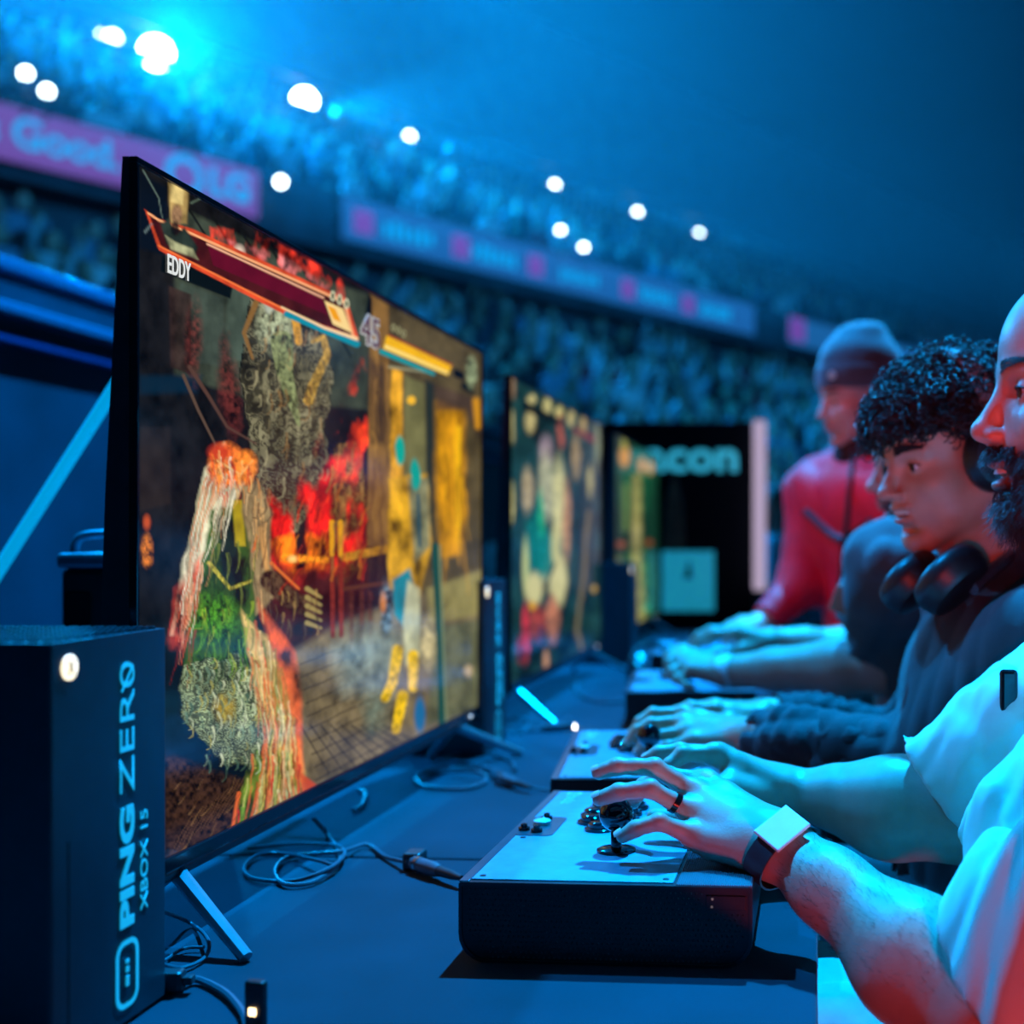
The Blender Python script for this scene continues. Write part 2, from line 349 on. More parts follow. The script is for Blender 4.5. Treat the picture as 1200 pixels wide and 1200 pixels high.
    Po([(252, 602), (276, 610), (282, 680), (262, 690)], (16, 34, 34), .9, 5, .5); Po([(272, 586), (284, 586), (288, 640), (276, 640)], (180, 156, 30), .95, 3, .2)
    El((252, 725), 34, 34, (70, 130, 26), .9, .6, .9, 14); St([(245, 660), (270, 690), (296, 680)], 5, 3, (190, 176, 60), .9, 2, .5)
    Po([(284, 570), (304, 566), (318, 600), (316, 650), (322, 700), (300, 720), (292, 640), (284, 600)], (150, 128, 88), 1, 4, .4, 3); St([(306, 620), (316, 690)], 7, 5, (220, 160, 90), .8, 3)
    St([(316, 680), (345, 706), (366, 712)], 24, 20, (70, 52, 34), 1, 4, .9); St([(318, 660), (350, 690)], 4, 3, (236, 120, 50), .8, 2)
    for i in range(5): St([(360, 690 + i * 10), (376, 700 + i * 9)], 6, 3, (168, 148, 84), .9, 2)
    p.contour([(215, 780), (280, 765), (320, 820), (332, 880), (300, 905), (250, 890), (220, 850), (208, 810)], (150, 166, 122), 90, warp=18)
    El((262, 828), 16, 22, (170, 140, 30), .8, .7, .5, 8)
    Po([(282, 715), (312, 745), (338, 800), (352, 880), (362, 930), (330, 960), (322, 860), (296, 790)], (190, 160, 92), 1, 5, .7, 8)
    Po([(300, 700), (345, 765), (352, 800), (356, 920), (340, 900), (334, 810)], (216, 90, 44), .8, 6, .9, 6)
    Po([(300, 880), (345, 880), (356, 945), (318, 975), (262, 1000), (282, 930)], (92, 110, 36), 1, 5, .9, 10)
    for i in range(16):
        c = [(226, 110, 60), (206, 206, 150), (70, 110, 30), (230, 190, 90), (150, 40, 30)][i % 5]
        St([(292 + i * 2, 760 + i * 4), (318 + i * 2, 840), (290 + i * 4, 985 - i * 3)], 3, 2, c, .7, 2, .3, 10)
    St([(280, 930), (270, 985)], 5, 3, (232, 104, 50), .9, 2); Po([(352, 905), (374, 922), (366, 932), (350, 930)], (200, 70, 36), .9, 3)
    Br = p.brush
    Br([(262, 520), (240, 548), (228, 600), (210, 680), (222, 700), (246, 660), (268, 590), (285, 560)], [(240, 232, 200), (206, 196, 160), (226, 150, 100), (150, 130, 100)], 46, 104, 70, 2.6, .8, 4, 1)
    Br([(205, 690), (238, 660), (232, 740), (204, 770)], [(226, 90, 50), (150, 36, 30), (236, 150, 110)], 18, 108, 50, 2.6, .8, 0, 2)
    Br([(245, 525), (268, 516), (300, 535), (304, 570), (262, 585), (242, 560)], [(252, 150, 60), (226, 80, 40), (255, 190, 110), (180, 50, 30)], 40, 62, 26, 3, .8, 30, 3)
    Br([(228, 700), (296, 690), (296, 775), (220, 780)], [(96, 150, 30), (20, 50, 20), (150, 170, 50), (40, 90, 24), (10, 24, 14)], 60, 70, 34, 3, .8, 40, 4)
    Br([(240, 610), (300, 610), (300, 690), (232, 700)], [(14, 34, 26), (60, 90, 34), (120, 130, 50)], 34, 80, 36, 3, .8, 20, 5)
    Br([(288, 575), (312, 575), (322, 700), (300, 715)], [(206, 170, 120), (110, 90, 60), (240, 180, 110)], 22, 86, 44, 3, .7, 0, 6)
    Br([(214, 780), (285, 765), (332, 830), (326, 900), (240, 895), (208, 820)], [(214, 222, 180), (70, 100, 80), (24, 40, 36), (180, 170, 80), (120, 150, 120)], 130, 50, 26, 3, .85, 60, 7)
    Br([(290, 715), (320, 750), (350, 830), (354, 930), (322, 940), (300, 820)], [(236, 200, 130), (226, 110, 60), (150, 120, 60), (240, 226, 170), (110, 130, 50)], 90, 74, 60, 3.2, .8, 8, 8)
    Br([(296, 870), (350, 880), (358, 945), (270, 1000), (280, 930)], [(100, 150, 40), (214, 200, 120), (220, 110, 60), (50, 70, 24), (190, 40, 36)], 70, 98, 60, 3.2, .85, 4, 9)
    Br([(312, 690), (372, 690), (372, 735), (330, 730)], [(40, 34, 26), (110, 90, 50), (190, 150, 80), (20, 24, 24)], 26, 70, 20, 3, .8, 30, 10)
    Br([(292, 640), (430, 560), (430, 680), (320, 700)], [(240, 60, 30), (120, 16, 16), (252, 140, 40), (60, 14, 14)], 60, -70, 34, 3.4, .6, 20, 11)
    Br([(296, 356), (385, 380), (384, 560), (300, 610)], [(170, 160, 120), (60, 52, 40), (110, 100, 70), (30, 26, 26), (150, 110, 60)], 110, 80, 30, 3, .7, 50, 12)
    Br([(388, 520), (424, 520), (424, 640), (390, 680)], [(190, 140, 70), (70, 44, 26), (130, 90, 50)], 34, 84, 36, 3, .7, 20, 13)
    Br([(435, 360), (456, 366), (456, 640), (432, 650)], [(170, 124, 60), (100, 72, 44), (60, 44, 36)], 30, 88, 90, 3.4, .5, 0, 14)
    Br([(512, 480), (545, 485), (545, 640), (516, 650)], [(250, 180, 20), (150, 96, 10), (220, 150, 20)], 36, 89, 70, 3.4, .6, 0, 15)
    Br([(360, 740), (560, 680), (560, 820), (380, 900)], [(140, 124, 92), (60, 48, 36), (96, 84, 62)], 90, -32, 22, 2.2, .5, 0, 16)
    Br([(196, 890), (320, 940), (300, 990), (196, 1035)], [(96, 62, 36), (26, 16, 12), (140, 104, 64)], 60, -38, 26, 1.8, .6, 0, 17)
    # fighter far (generic, yellow and teal)
    Po([(456, 560), (500, 555), (506, 640), (492, 700), (456, 690)], (196, 146, 30), 1, 5, .7, 6); Po([(478, 560), (502, 560), (504, 640), (486, 660)], (110, 120, 96), .9, 5, .5)
    El((469, 528), 7, 20, (12, 168, 150), 1, .3, 0, 4); El((487, 556), 7, 22, (12, 160, 146), 1, .3, 0, 4); St([(490, 580), (492, 640)], 4, 4, (20, 74, 92), .9)
    Po([(460, 680), (480, 666), (488, 700), (478, 740), (462, 720)], (20, 124, 140), 1, 4, .4); El((452, 715), 9, 40, (90, 110, 120), 1, .5, 1., 8); El((449, 706), 5, 16, (220, 130, 40), .8, .6)
    Po([(478, 680), (492, 690), (492, 770), (476, 780), (472, 730)], (190, 190, 150), .95, 4, .3)
    El((502, 755), 12, 38, (196, 180, 130), .9, .6, .4, 6)
    for q in ([(466, 762), (460, 800), (451, 818)], [(484, 768), (484, 806)], [(472, 815), (464, 855)]): St(q, 13, 10, (228, 184, 24), 1, 2, .4)
    El((492, 838), 8, 26, (18, 106, 160), .95, .4); St([(510, 640), (517, 760), (519, 850)], 9, 10, (22, 74, 66), 1, 2); St([(515, 640), (523, 845)], 3, 3, (130, 140, 100), .8)
    El((549, 786), 7, 9, (200, 170, 110), .8, .5)
    # meter bars
    fl([(246, 268), (300, 270), (400, 325), (408, 352), (300, 318), (246, 290)], (250, 60, 40), 1, 5, 10); fl([(262, 280), (330, 300), (400, 345), (330, 318)], (255, 150, 150), 1, 5, 8); El((280, 296), 9, 12, (255, 225, 200), .9, .7)
    Po([(190, 300), (274, 330), (270, 350), (188, 318)], (6, 14, 18), .97, 2)
    Po([(170, 246), (184, 256), (225, 268), (406, 350), (420, 396), (420, 404), (340, 372), (186, 293)], (214, 74, 40), 1, 1.5, .3)
    Po([(174, 250), (222, 274), (403, 355), (414, 394), (336, 365), (189, 289)], (70, 20, 22), 1, 1.5, .3)
    St([(174, 250), (186, 258), (225, 274), (403, 354), (414, 394)], 2.4, 3, (255, 176, 120), 1, 1.2); St([(186, 288), (336, 364), (416, 400)], 2, 3, (250, 120, 60), 1, 1.2)
    Po([(243, 287), (378, 350), (385, 370), (250, 311)], (96, 12, 36), 1, 1.2, .15); St([(243, 286), (379, 349)], 2, 2, (255, 190, 150), 1)
    Po([(380, 352), (402, 362), (412, 390), (390, 380)], (250, 214, 140), 1, 1.2); Po([(384, 358), (393, 362), (400, 378), (391, 374)], (244, 160, 20), 1, 1)
    St([(336, 368), (418, 403)], 7, 8, (18, 140, 160), 1, 1.5); St([(330, 360), (380, 384), (418, 397)], 2, 4, (255, 216, 160), 1)
    for x, y in ((390, 347), (398, 351), (406, 356)): El((x, y), 3.6, 7, (214, 214, 176), 1, .25); El((x, y), 1.8, 4.4, (70, 74, 50), 1, .3)
    # portrait: generic man with pale tall hair, dark coat
    Po([(197, 214), (221, 222), (219, 262), (200, 262)], (160, 132, 78), 1, 3, .6); El((207, 252), 8, 16, (148, 112, 80), 1, .4, .3); Po([(200, 214), (216, 222), (214, 240), (200, 236)], (190, 166, 104), 1, 3, .8)
    Po([(188, 262), (198, 256), (206, 275), (216, 266), (232, 290), (228, 302), (195, 286)], (34, 44, 38), 1, 3, .8); El((205, 268), 6, 10, (16, 18, 20), .9, .4); Po([(194, 276), (206, 284), (226, 292), (232, 304), (200, 292)], (158, 158, 118), .9, 3, .9)
    St([(168, 200), (186, 232), (190, 255)], 1.5, 1, (110, 130, 120), .8); St([(170, 272), (178, 262)], 3, 2, (110, 130, 130), .7); St([(224, 238), (240, 230)], 2, 1, (110, 130, 110), .7)
    # second bar
    Po([(453, 393), (529, 429), (525, 440), (449, 409)], (248, 186, 20), 1, 1.2, .1); St([(452, 406), (524, 437)], 3.5, 3, (255, 226, 130), 1, 1.2); St([(456, 393), (530, 428)], 1.6, 1.4, (190, 70, 30), 1, 1)
    St([(447, 412), (508, 438)], 6, 4, (20, 150, 156), 1, 1.4); Po([(532, 431), (544, 437), (544, 446), (531, 441)], (8, 14, 22), 1, 1.2); St([(544, 452), (552, 458)], 8, 7, (10, 20, 26), 1)
    El((552, 436), 8, 22, (128, 140, 104), 1, .4, .9, 4)
    for x, y in ((461, 384), (467, 387), (473, 391)): El((x, y), 2.8, 5, (170, 166, 118), 1, .3); El((x, y), 1.4, 3, (50, 46, 34), 1, .3)
    Po([(432, 345), (436, 350), (436, 372), (428, 368)], (6, 10, 16), 1, 3)
    return p
def paint2(X, Y, U, V):
    p = Paint(X, Y, lin((14, 40, 46))); Po, St, El = p.poly, p.stroke, p.ell
    Po([(596, 430), (705, 490), (705, 780), (596, 815)], (20, 52, 52), 1, 3, .8)
    for x, y, a, b, c in [(601, 450, 4, 22, (150, 120, 90)), (600, 500, 4, 24, (190, 180, 120)), (622, 468, 7, 8, (210, 196, 130)), (641, 476, 7, 12, (206, 196, 130)), (656, 484, 6, 10, (214, 204, 130)), (622, 494, 8, 18, (196, 180, 120)),
                          (640, 530, 10, 26, (150, 130, 140)), (657, 505, 5, 26, (170, 84, 66)), (670, 490, 5, 14, (196, 180, 120)), (684, 500, 5, 16, (176, 150, 96)), (700, 520, 4, 40, (120, 130, 96)), (675, 535, 7, 34, (150, 128, 90)),
                          (618, 575, 9, 34, (176, 158, 120)), (640, 570, 12, 50, (176, 176, 140)), (655, 590, 10, 66, (206, 200, 140)), (664, 610, 6, 60, (190, 140, 100)), (692, 565, 5, 26, (170, 160, 104)), (600, 590, 3.5, 30, (206, 196, 120)), (645, 660, 16, 40, (186, 184, 130))]: El((x, y), a, b, c, .95, .5, .3, 4)
    Po([(612, 468), (658, 492), (658, 500), (612, 480)], (10, 18, 22), .9, 2); Po([(672, 500), (697, 512), (697, 520), (672, 506)], (120, 30, 40), .9, 2)
    El((628, 640), 16, 50, (8, 110, 104), 1, .4, .4, 6); El((634, 605), 5, 40, (30, 168, 120), .9, .5, .3, 5); El((640, 650), 14, 34, (10, 128, 120), .95, .4, .2, 4)
    El((616, 665), 5, 44, (190, 200, 130), .9, .5); El((626, 690), 12, 24, (206, 200, 140), 1, .4); El((655, 680), 11, 36, (206, 200, 140), 1, .4, .1, 4); El((650, 640), 5, 30, (200, 196, 130), .9, .5)
    El((632, 730), 14, 26, (180, 70, 60), .9, .6, .6, 8); El((648, 725), 9, 34, (206, 130, 96), .9, .5, .3, 5); El((617, 740), 6, 44, (196, 50, 66), .95, .5, .5, 8); El((610, 762), 6, 20, (120, 20, 20), .9, .5, .8); El((624, 710), 5, 7, (220, 160, 30), 1, .5)
    El((634, 745), 4, 16, (70, 60, 100), .9, .6); El((640, 775), 4, 18, (206, 150, 110), .9, .5)
    El((685, 640), 12, 90, (10, 34, 36), .9, .5, .6, 8); St([(690, 600), (684, 680), (676, 740), (680, 760)], 4, 4, (128, 112, 76), .9, 3, 0, 6); El((696, 690), 4, 6, (200, 160, 70), .9, .5); St([(638, 690), (650, 660)], 4, 3, (20, 30, 30), .9)
    El((640, 735), 30, 20, (20, 50, 66), .35, .6)
    return p
def paint3(X, Y, U, V):
    p = Paint(X, Y, lin((16, 56, 40))); Po, St, El = p.poly, p.stroke, p.ell
    El((745, 560), 26, 60, (24, 96, 60), .9, .6, .6, 6); El((748, 690), 24, 70, (50, 110, 56), .9, .6, .6, 6)
    El((732, 535), 8, 16, (226, 150, 30), 1, .5); El((752, 545), 6, 12, (216, 150, 60), 1, .5); El((762, 548), 5, 10, (226, 170, 90), 1, .5); El((731, 520), 4, 10, (170, 170, 80), .9, .5)
    St([(746, 560), (746, 660), (752, 740)], 9, 12, (170, 160, 90), .8, 5, .4); St([(733, 570), (733, 620)], 6, 6, (110, 140, 70), .8, 4); El((746, 628), 6, 18, (196, 186, 120), .9, .5)
    El((728, 638), 7, 5, (190, 90, 50), .9, .5); El((760, 636), 6, 5, (170, 80, 40), .9, .5); El((726, 655), 5, 4, (110, 120, 70), .9, .5); El((742, 636), 34, 16, (14, 34, 30), .35, .5)
    El((758, 712), 6, 6, (60, 170, 120), .9, .6)
    return p
# ------------------------------------------------------------------ arena shell
def struct(mb, name, m, **k): return tag(mb.build(name, m, **k), kind='structure')
struct(MB().box((-30, -4, -.1), (40, 60, 0)), 'floor', mat('stage_floor', (.02, .025, .035), .55, nvar=.3, nscale=3))
U2 = (math.sin(math.atan2(.58, .81)), math.cos(math.atan2(.58, .81))); N2 = (U2[1], -U2[0])
def FS(s, o, z): return CW(-5.85 + U2[0] * s + N2[0] * o, 18.3 + U2[1] * s + N2[1] * o, z)
def terrace(name, rows, o0, do, z0, dz, s0, s1, back):
    prof = []
    for k in range(rows):
        prof += [(o0 + do * k, z0 + dz * k), (o0 + do * (k + 1), z0 + dz * k)]
    prof += [(prof[-1][0], -1.135 if not back else z0 - .6), (o0, -1.135 if not back else z0 - .6)]
    return struct(MB().prism(prof, lambda u, v, w: FS(w, u, v), s0, s1), name, seatm)
terrace('terrace_lower', 11, .3, .8, 3.0, -.38, -14, 45, False)
terrace('terrace_upper', 9, -.3, -.85, 4.9, .48, -14, 45, True)
fas = MB().prism([(-.3, 4.2), (.25, 4.2), (.25, 5.06), (-.3, 5.06)], lambda u, v, w: FS(w, u, v), -14, 45); struct(fas, 'trim_1', concrete)
struct(MB().prism([(-.2, 2.6), (-.1, 2.6), (-.1, 4.2), (-.2, 4.2)], lambda u, v, w: FS(w, u, v), -14, 45), 'wall_stand', concrete)
struct(MB().prism([(-9.6, 4), (-9.2, 4), (-9.2, 14.5), (-9.6, 14.5)], lambda u, v, w: FS(w, u, v), -16, 46), 'wall_back', concrete)
ceil = MB().prism([(-9.6, 14.5), (26, 14.5), (26, 14.9), (-9.6, 14.9)], lambda u, v, w: FS(w, u, v), -16, 46)
struct(ceil, 'ceiling', mat('roof_dark', (.015, .02, .03), .8, nvar=.3, nscale=1))
# ribbon boards on the fascia
def ribbon(s0, s1, col, es, label, z0=4.33, z1=5.0, o=.27):
    e = empty('ribbon_board', FS((s0 + s1) / 2, o, z0), 0, label, 'led board'); inv = Matrix.Translation(-e.location)
    hb = MB().prism([(o, z0), (o + .1, z0), (o + .1, z1), (o, z1)], lambda u, v, w: FS(w, u, v) - e.location, s0, s1)
    hb.build('housing', mat('ribbon_housing', (.02, .02, .03), .6, nvar=.1), e)
    f = MB().prism([(o + .1, z0 + .02), (o + .115, z0 + .02), (o + .115, z1 - .02), (o + .1, z1 - .02)], lambda u, v, w: FS(w, u, v) - e.location, s0 + .02, s1 - .02)
    f.build('lit_face', mat('ribbon_' + '_'.join(str(int(c * 100)) for c in col), (.01, .01, .02), .5, em=col, es=es), e)
    return e
def rib_frame(e, s, z, o=.395):
    ex = (FS(s + 1, 0, 0) - FS(s, 0, 0)); return frame(FS(s, o, z) - e.location, ex, (0, 0, 1))
rib_cy = mat('ribbon_lettering', (.1, .3, .4), .5, em=(.0, .33, .72), es=1.0)
rib_pk = mat('ribbon_mark', (.3, .1, .3), .5, em=(.22, .05, .36), es=.7)
e = ribbon(-9, -1.33, (.17, .075, .40), .85, 'pink lit advertising ribbon on the stand front reading Good, left of the near screen')
text_mesh("'s Good.", .5, .004, rib_frame(e, -4.12, 4.68), 'lettering', rib_cy, e, 1.0, .012)
for s, r0, r1 in ((-2.42, .17, .27),):
    m_ = MB(); n = 28; M = rib_frame(e, s, 4.68)
    vs = [M @ Vector((r * math.cos(2 * math.pi * k / n), r * math.sin(2 * math.pi * k / n), 0)) for r in (r0, r1) for k in range(n)]
    m_.add(vs, [(k, (k + 1) % n, n + (k + 1) % n, n + k) for k in range(n)]); m_.build('round_emblem', rib_cy, e)
text_mesh('LG', .5, .004, rib_frame(e, -1.78, 4.68), 'lettering', rib_cy, e, 1., .02)
def S_at(px, o=.3):
    a = (px - CX) / FPX; x0 = -5.85 + N2[0] * o; d0 = 18.3 + N2[1] * o
    return (a * d0 - x0) / (U2[0] - a * U2[1])
e = ribbon(0, 10.6, (.012, .125, .42), .85, 'long blue lit advertising ribbon on the stand front behind the near screen')
e3 = ribbon(11.9, 22, (.012, .13, .40), .8, 'short blue lit advertising ribbon beyond the gap, left of the beanie')
rng = random.Random(5)
for px in (421, 535, 623, 731, 802): 
    M = rib_frame(e, S_at(px), 4.66); MB().box((-.17, -.17, 0), (.17, .17, .01), .002).bm(bmesh.new()).build('square_mark', rib_pk, e, rot=None).matrix_local = M
for px in (475, 575, 675, 765, 835):
    m_ = MB(); s = S_at(px)
    for k in range(6):
        h = rng.choice([.1, .15, .13]); x = (k - 2.5) * .17; m_.box((x - .06, -h, 0), (x + .04, h * rng.uniform(.5, 1), .008))
    m_.build('illegible_lettering', rib_cy, e).matrix_local = rib_frame(e, s, 4.66)
MB().box((-.3, -.2, 0), (.3, .3, .01)).build('square_mark', rib_pk, e3).matrix_local = rib_frame(e3, S_at(930), 4.66)
# rim lamps with haze
hous = mat('lamp_housing', (.02, .02, .025), .5, .4, nvar=.1)
lamp_em = mat('lamp_lens_white', (.9, .95, 1), .3, em=(.75, .97, 1.0), es=14)
lamp_em2 = mat('lamp_lens_hot', (.9, .95, 1), .3, em=(.7, .96, 1.0), es=30)
def lamp(px, py, d, r, label, aim, power=0, ang=40, m=lamp_em, group=None, col=(.0, .35, 1.0)):
    c = W(px, py, d); e = empty('spotlight', c, 0, label, 'spotlight', group)
    t = (cam.location - c).normalized(); q = t.to_track_quat('Z', 'Y').to_matrix()
    b = MB().lathe([(r * .7, -.5 * r - .2), (r * 1.15, -.2), (r * 1.2, -.02), (r * 1.05, -.02)], (0, 0, 0), 20); o = b.build('housing', hous, e, True); o.matrix_local = q.to_4x4()
    o = MB().lathe([(r, -.019), (r * .9, 0), (r * .3, .01)], (0, 0, 0), 20).build('lens', m, e, True); o.matrix_local = q.to_4x4()
    y = MB().tube([q @ Vector((-r * 1.4, 0, -.1)), q @ Vector((-r * 1.4, r * 1.6, -.15)), q @ Vector((r * 1.4, r * 1.6, -.15)), q @ Vector((r * 1.4, 0, -.1))], .02, 6); y.build('yoke', hous, e)
    if power:
        tgt = CW(*aim); s_ = spot('beam_light', c + (tgt - c).normalized() * (r + .3), tgt, power, col, ang, .6, .15); s_.parent = e; s_.matrix_parent_inverse = Matrix.Translation(-c)
    return e
rim = [(183, 62, 21.9, .26, 'largest glaring lamp at upper left above the pink ribbon', (2, 10, 6), 8500, 100, lamp_em2),
       (357, 118, 24.3, .21, 'bright lamp second in the rim row, right of the largest glare', (8, 22, 5.5), 9000, 60, lamp_em2),
       (480, 160, 26.4, .085, 'small rim lamp with a beam, above the left end of the blue ribbon', (12, 28, 5.6), 11000, 26, lamp_em),
       (650, 217, 30., .085, 'small rim lamp with a beam, directly above the two unaimed dots', (14, 33, 5.6), 8000, 24, lamp_em),
       (747, 249, 32.5, .085, 'second rim lamp from the right, over the blue ribbon end', (16, 37, 6), 6000, 24, lamp_em),
       (819, 274, 34.8, .085, 'rightmost rim lamp of the receding row', (18, 40, 6), 6000, 24, lamp_em)]
for px, py, d, r, lb, aim, pw, an, mm in rim: lamp(px, py, d, r, lb, aim, pw, an, mm)
for px, py, r, lb in [(329, 213, .06, 'lone round lamp over the gap between pink and blue ribbons'), (657, 270, .05, 'upper of two round lamps in the crowd under the middle beam'),
                         (684, 290, .05, 'lower right of two round lamps in the crowd'), (30, 86, .06, 'upper of two round white lamps at the far left edge'),
                         (55, 107, .06, 'lower of two round white lamps at the far left edge')]:
    sv = S_at(px, .5); q = FS(sv, .5, 0); d = -q.x * math.sin(YAW) + q.y * math.cos(YAW); e = lamp(px, py, d, r, lb, None)
    MB().tube([(0, 0, -.02), (0, 0, CAMZ + 4.9 - e.location.z), tuple((FS(sv, .1, 0) - q).xy) + (CAMZ + 4.9 - e.location.z,)], .018, 6).build('bracket', hous, e)
for px, py, d, r, lb in [(118, 39, 21.9, .04, 'tiny lamp dot left of the tall white flare'), (132, 45, 21.9, .12, 'tall white flare lamp just left of the largest glare')]:
    lamp(px, py, d, r, lb, None)
spot('added_haze_fill', CW(-13, 19, 10.2), CW(4, 16, 9), 24000, (.0, .34, 1.0), 110, .8, .4)  # unseen lamp out of frame, added to spread blue glow through the haze
spot('added_haze_fill', CW(-6, 24, 13), CW(6, 18, 6), 9000, (.0, .36, 1.0), 110, .8, .4)  # second unseen lamp, added for the same wide haze glow
struct(MB().tube([FS(-16, -5.3, 8.35), FS(45, -5.3, 8.35)], .09, 8).tube([FS(-16, -5.3, 8.9), FS(45, -5.3, 8.9)], .07, 8), 'trim_2', hous)
# haze in the bowl
hz = MB().prism([(9, 3.6), (.4, 3.6), (.4, 5.2), (-9.1, 9.6), (-9.1, 14.4), (9, 14.4)], lambda u, v, w: FS(w, u, v), -15.5, 44).build('haze', None)
hz.data.materials.clear(); m = bpy.data.materials.new('haze'); m.use_nodes = True; nt = m.node_tree; nt.nodes.remove(nt.nodes['Principled BSDF'])
vs = nt.nodes.new('ShaderNodeVolumeScatter'); vs.inputs['Color'].default_value = (.75, .9, 1, 1); vs.inputs['Density'].default_value = .012; vs.inputs['Anisotropy'].default_value = .35
nt.links.new(vs.outputs[0], nt.nodes['Material Output'].inputs['Volume']); hz.data.materials.append(m); tag(hz, 'blue haze hanging in the arena bowl', 'haze', kind='stuff')
# light that reaches the crowd
spot('house_light', CW(-1, 2, 9), CW(-2, 20, 2.5), 3200, (.02, .40, 1.0), 90, .8, .3)
spot('house_light', CW(12, 16, 12), CW(2, 22, 2.), 2200, (.02, .40, 1.0), 100, .8, .3)
# ------------------------------------------------------------------ crowd
sk = [mat('crowd_skin_%d' % i, c, .6, nvar=.1) for i, c in enumerate([(.55, .36, .27), (.32, .19, .13), (.62, .42, .33)])]
hr = [mat('crowd_hair_%d' % i, c, .7, nvar=.2) for i, c in enumerate([(.01, .008, .007), (.06, .035, .02), (.3, .2, .1)])]
sh = [mat('crowd_shirt_%d' % i, c, .8, nvar=.15) for i, c in enumerate([(.02, .022, .03), (.03, .05, .08), (.75, .78, .8), (.2, .35, .5), (.5, .03, .06), (.06, .06, .07), (.45, .6, .65), (.015, .015, .02)])]
def person_mb(seed, standing=False):
    r = random.Random(seed); m = MB(); H = 0 if not standing else .42
    m.mi = 0; m.lathe([(.02, -.12), (.06, -.10), (.078, -.03), (.08, .03), (.06, .09), (.02, .11)], (0, -.02, H + .82), 8)
    m.mi = 1; m.lathe([(.083, .0), (.088, .05), (.066, .105), (.02, .125)], (0, .012, H + .825), 8)
    m.mi = 2; bm = bmesh.new(); bmesh.ops.create_cube(bm, size=1)
    for v in bm.verts: v.co = Vector((v.co.x * (.44 if v.co.z > 0 else .32), v.co.y * (.2 if v.co.z > 0 else .24), H + .42 + v.co.z * .54))
    bmesh.ops.bevel(bm, geom=bm.edges[:], offset=.05, segments=1, affect='EDGES'); m.bm(bm)
    a = r.random(); 
    for s in (-1, 1):
        if r.random() < .2: pts = [(s * .21, 0, H + .64), (s * .27, -.1, H + .8), (s * .2, -.14, H + 1.02)]
        else: pts = [(s * .21, 0, H + .64), (s * .25, -.08, H + .38), (s * (.02 + .14 * a), -.3, H + .34 + .1 * a)]
        m.mi = 2; m.tube(pts[:2], [.055, .045], 5); m.mi = 0 if r.random() < .6 else 2; m.tube(pts[1:], [.042, .03], 5)
        m.mi = 3
        if standing: m.tube([(s * .09, 0, H + .2), (s * .1, 0, 0)], [.085, .05], 5)
        else: m.tube([(s * .1, -.02, .12), (s * .13, -.42, .14), (s * .13, -.44, -.25)], [.08, .065, .045], 5)
    return m
NV = 14; cvar = []
for i in range(NV):
    r = random.Random(i * 3 + 1); me = person_mb(i).mesh('spectator', True)
    for mm in (r.choice(sk), r.choice(hr), sh[[0, 2, 1, 3, 7, 4, 5, 6, 0, 3, 2, 1, 6, 0][i]], sh[r.choice([0, 1, 5])]): me.materials.append(mm)
    cvar.append(me)
svar = []
for i in range(5):
    r = random.Random(i * 7 + 2); me = person_mb(i + 50, True).mesh('spectator', True)
    for mm in (r.choice(sk), r.choice(hr), sh[[6, 2, 3, 0, 2][i]], sh[1]): me.materials.append(mm)
    svar.append(me)
# parts of the picture taken up by nearer things, used only to pick which spectators can be seen
def inpoly(x, y, pts):
    c = False
    for i in range(len(pts)):
        a, b = pts[i], pts[(i + 1) % len(pts)]
        if (a[1] > y) != (b[1] > y) and x < (b[0] - a[0]) * (y - a[1]) / (b[1] - a[1]) + a[0]: c = not c
    return c
HID = [[(155, 183), (568, 412), (575, 1200), (130, 1200)], [(592, 437), (705, 495), (885, 490), (885, 900), (592, 900)], [(0, 300), (150, 345), (150, 1200), (0, 1200)],
       [(880, 640), (950, 560), (955, 380), (1045, 380), (1060, 420), (1140, 420), (1200, 380), (1200, 1200), (880, 1200)], [(0, 640), (1200, 640), (1200, 1200), (0, 1200)],
       [(0, 130), (285, 205), (285, 262), (0, 197)], [(380, 232), (865, 360), (865, 400), (380, 285)]]
cand = []
rc = random.Random(11)
def row(o, z, face_o, up, stand=False, dens=.9, pitch=.56):
    s = -13 + rc.random() * .5
    while s < 34:
        s += pitch * rc.uniform(.9, 1.15)
        if rc.random() > dens: continue
        p = FS(s, o + rc.uniform(-.08, .08), z + rc.uniform(-.03, .02)); hd = p + Vector((0, 0, 1.2 if stand else .8)); px, py = P(hd)
        if -40 < px < 1240 and py > -60:
            hid = any(inpoly(px, py, q) for q in HID); d = (p - cam.location).length
            cand.append((hid, d, p, stand, rc.random(), rc.uniform(-.3, .3)))
for k in range(11): row(.3 + .8 * k + .35, 3.0 - .38 * k, 1, False, dens=.93)
for k in range(9): row(-.3 - .85 * k - .4, 4.9 + .48 * k, 1, True, dens=.85 if k < 5 else .6)
for k in range(3): row(9.5 + .7 * k, -1.135, 1, True, True, .55, .7)
cand.sort(key=lambda c: (c[0], c[1]))
face = math.atan2(*(FS(0, 1, 0) - FS(0, 0, 0)).xy) ; 
fdir = (FS(0, 1, 0) - FS(0, 0, 0)); faz = math.atan2(fdir.y, fdir.x) + math.pi / 2
rest_v = []; rest = MB(); nind = 0
for hid, d, p, st, rr, ra in cand:
    me = (svar if st else cvar)[int(rr * (len(svar) if st else NV))]
    if not hid and nind < 290:
        o = bpy.data.objects.new('spectator', me); COL.objects.link(o); o.location = p; o.rotation_euler = (0, 0, faz + ra); nind += 1
        tag(o, 'blurred spectator seen small among the packed arena stands' , 'person', 'spectators in the arena stands')
    else: rest_v.append((me, p, faz + ra))
allm = []; V = []; F = []; MI = []; off = 0
cache = {}
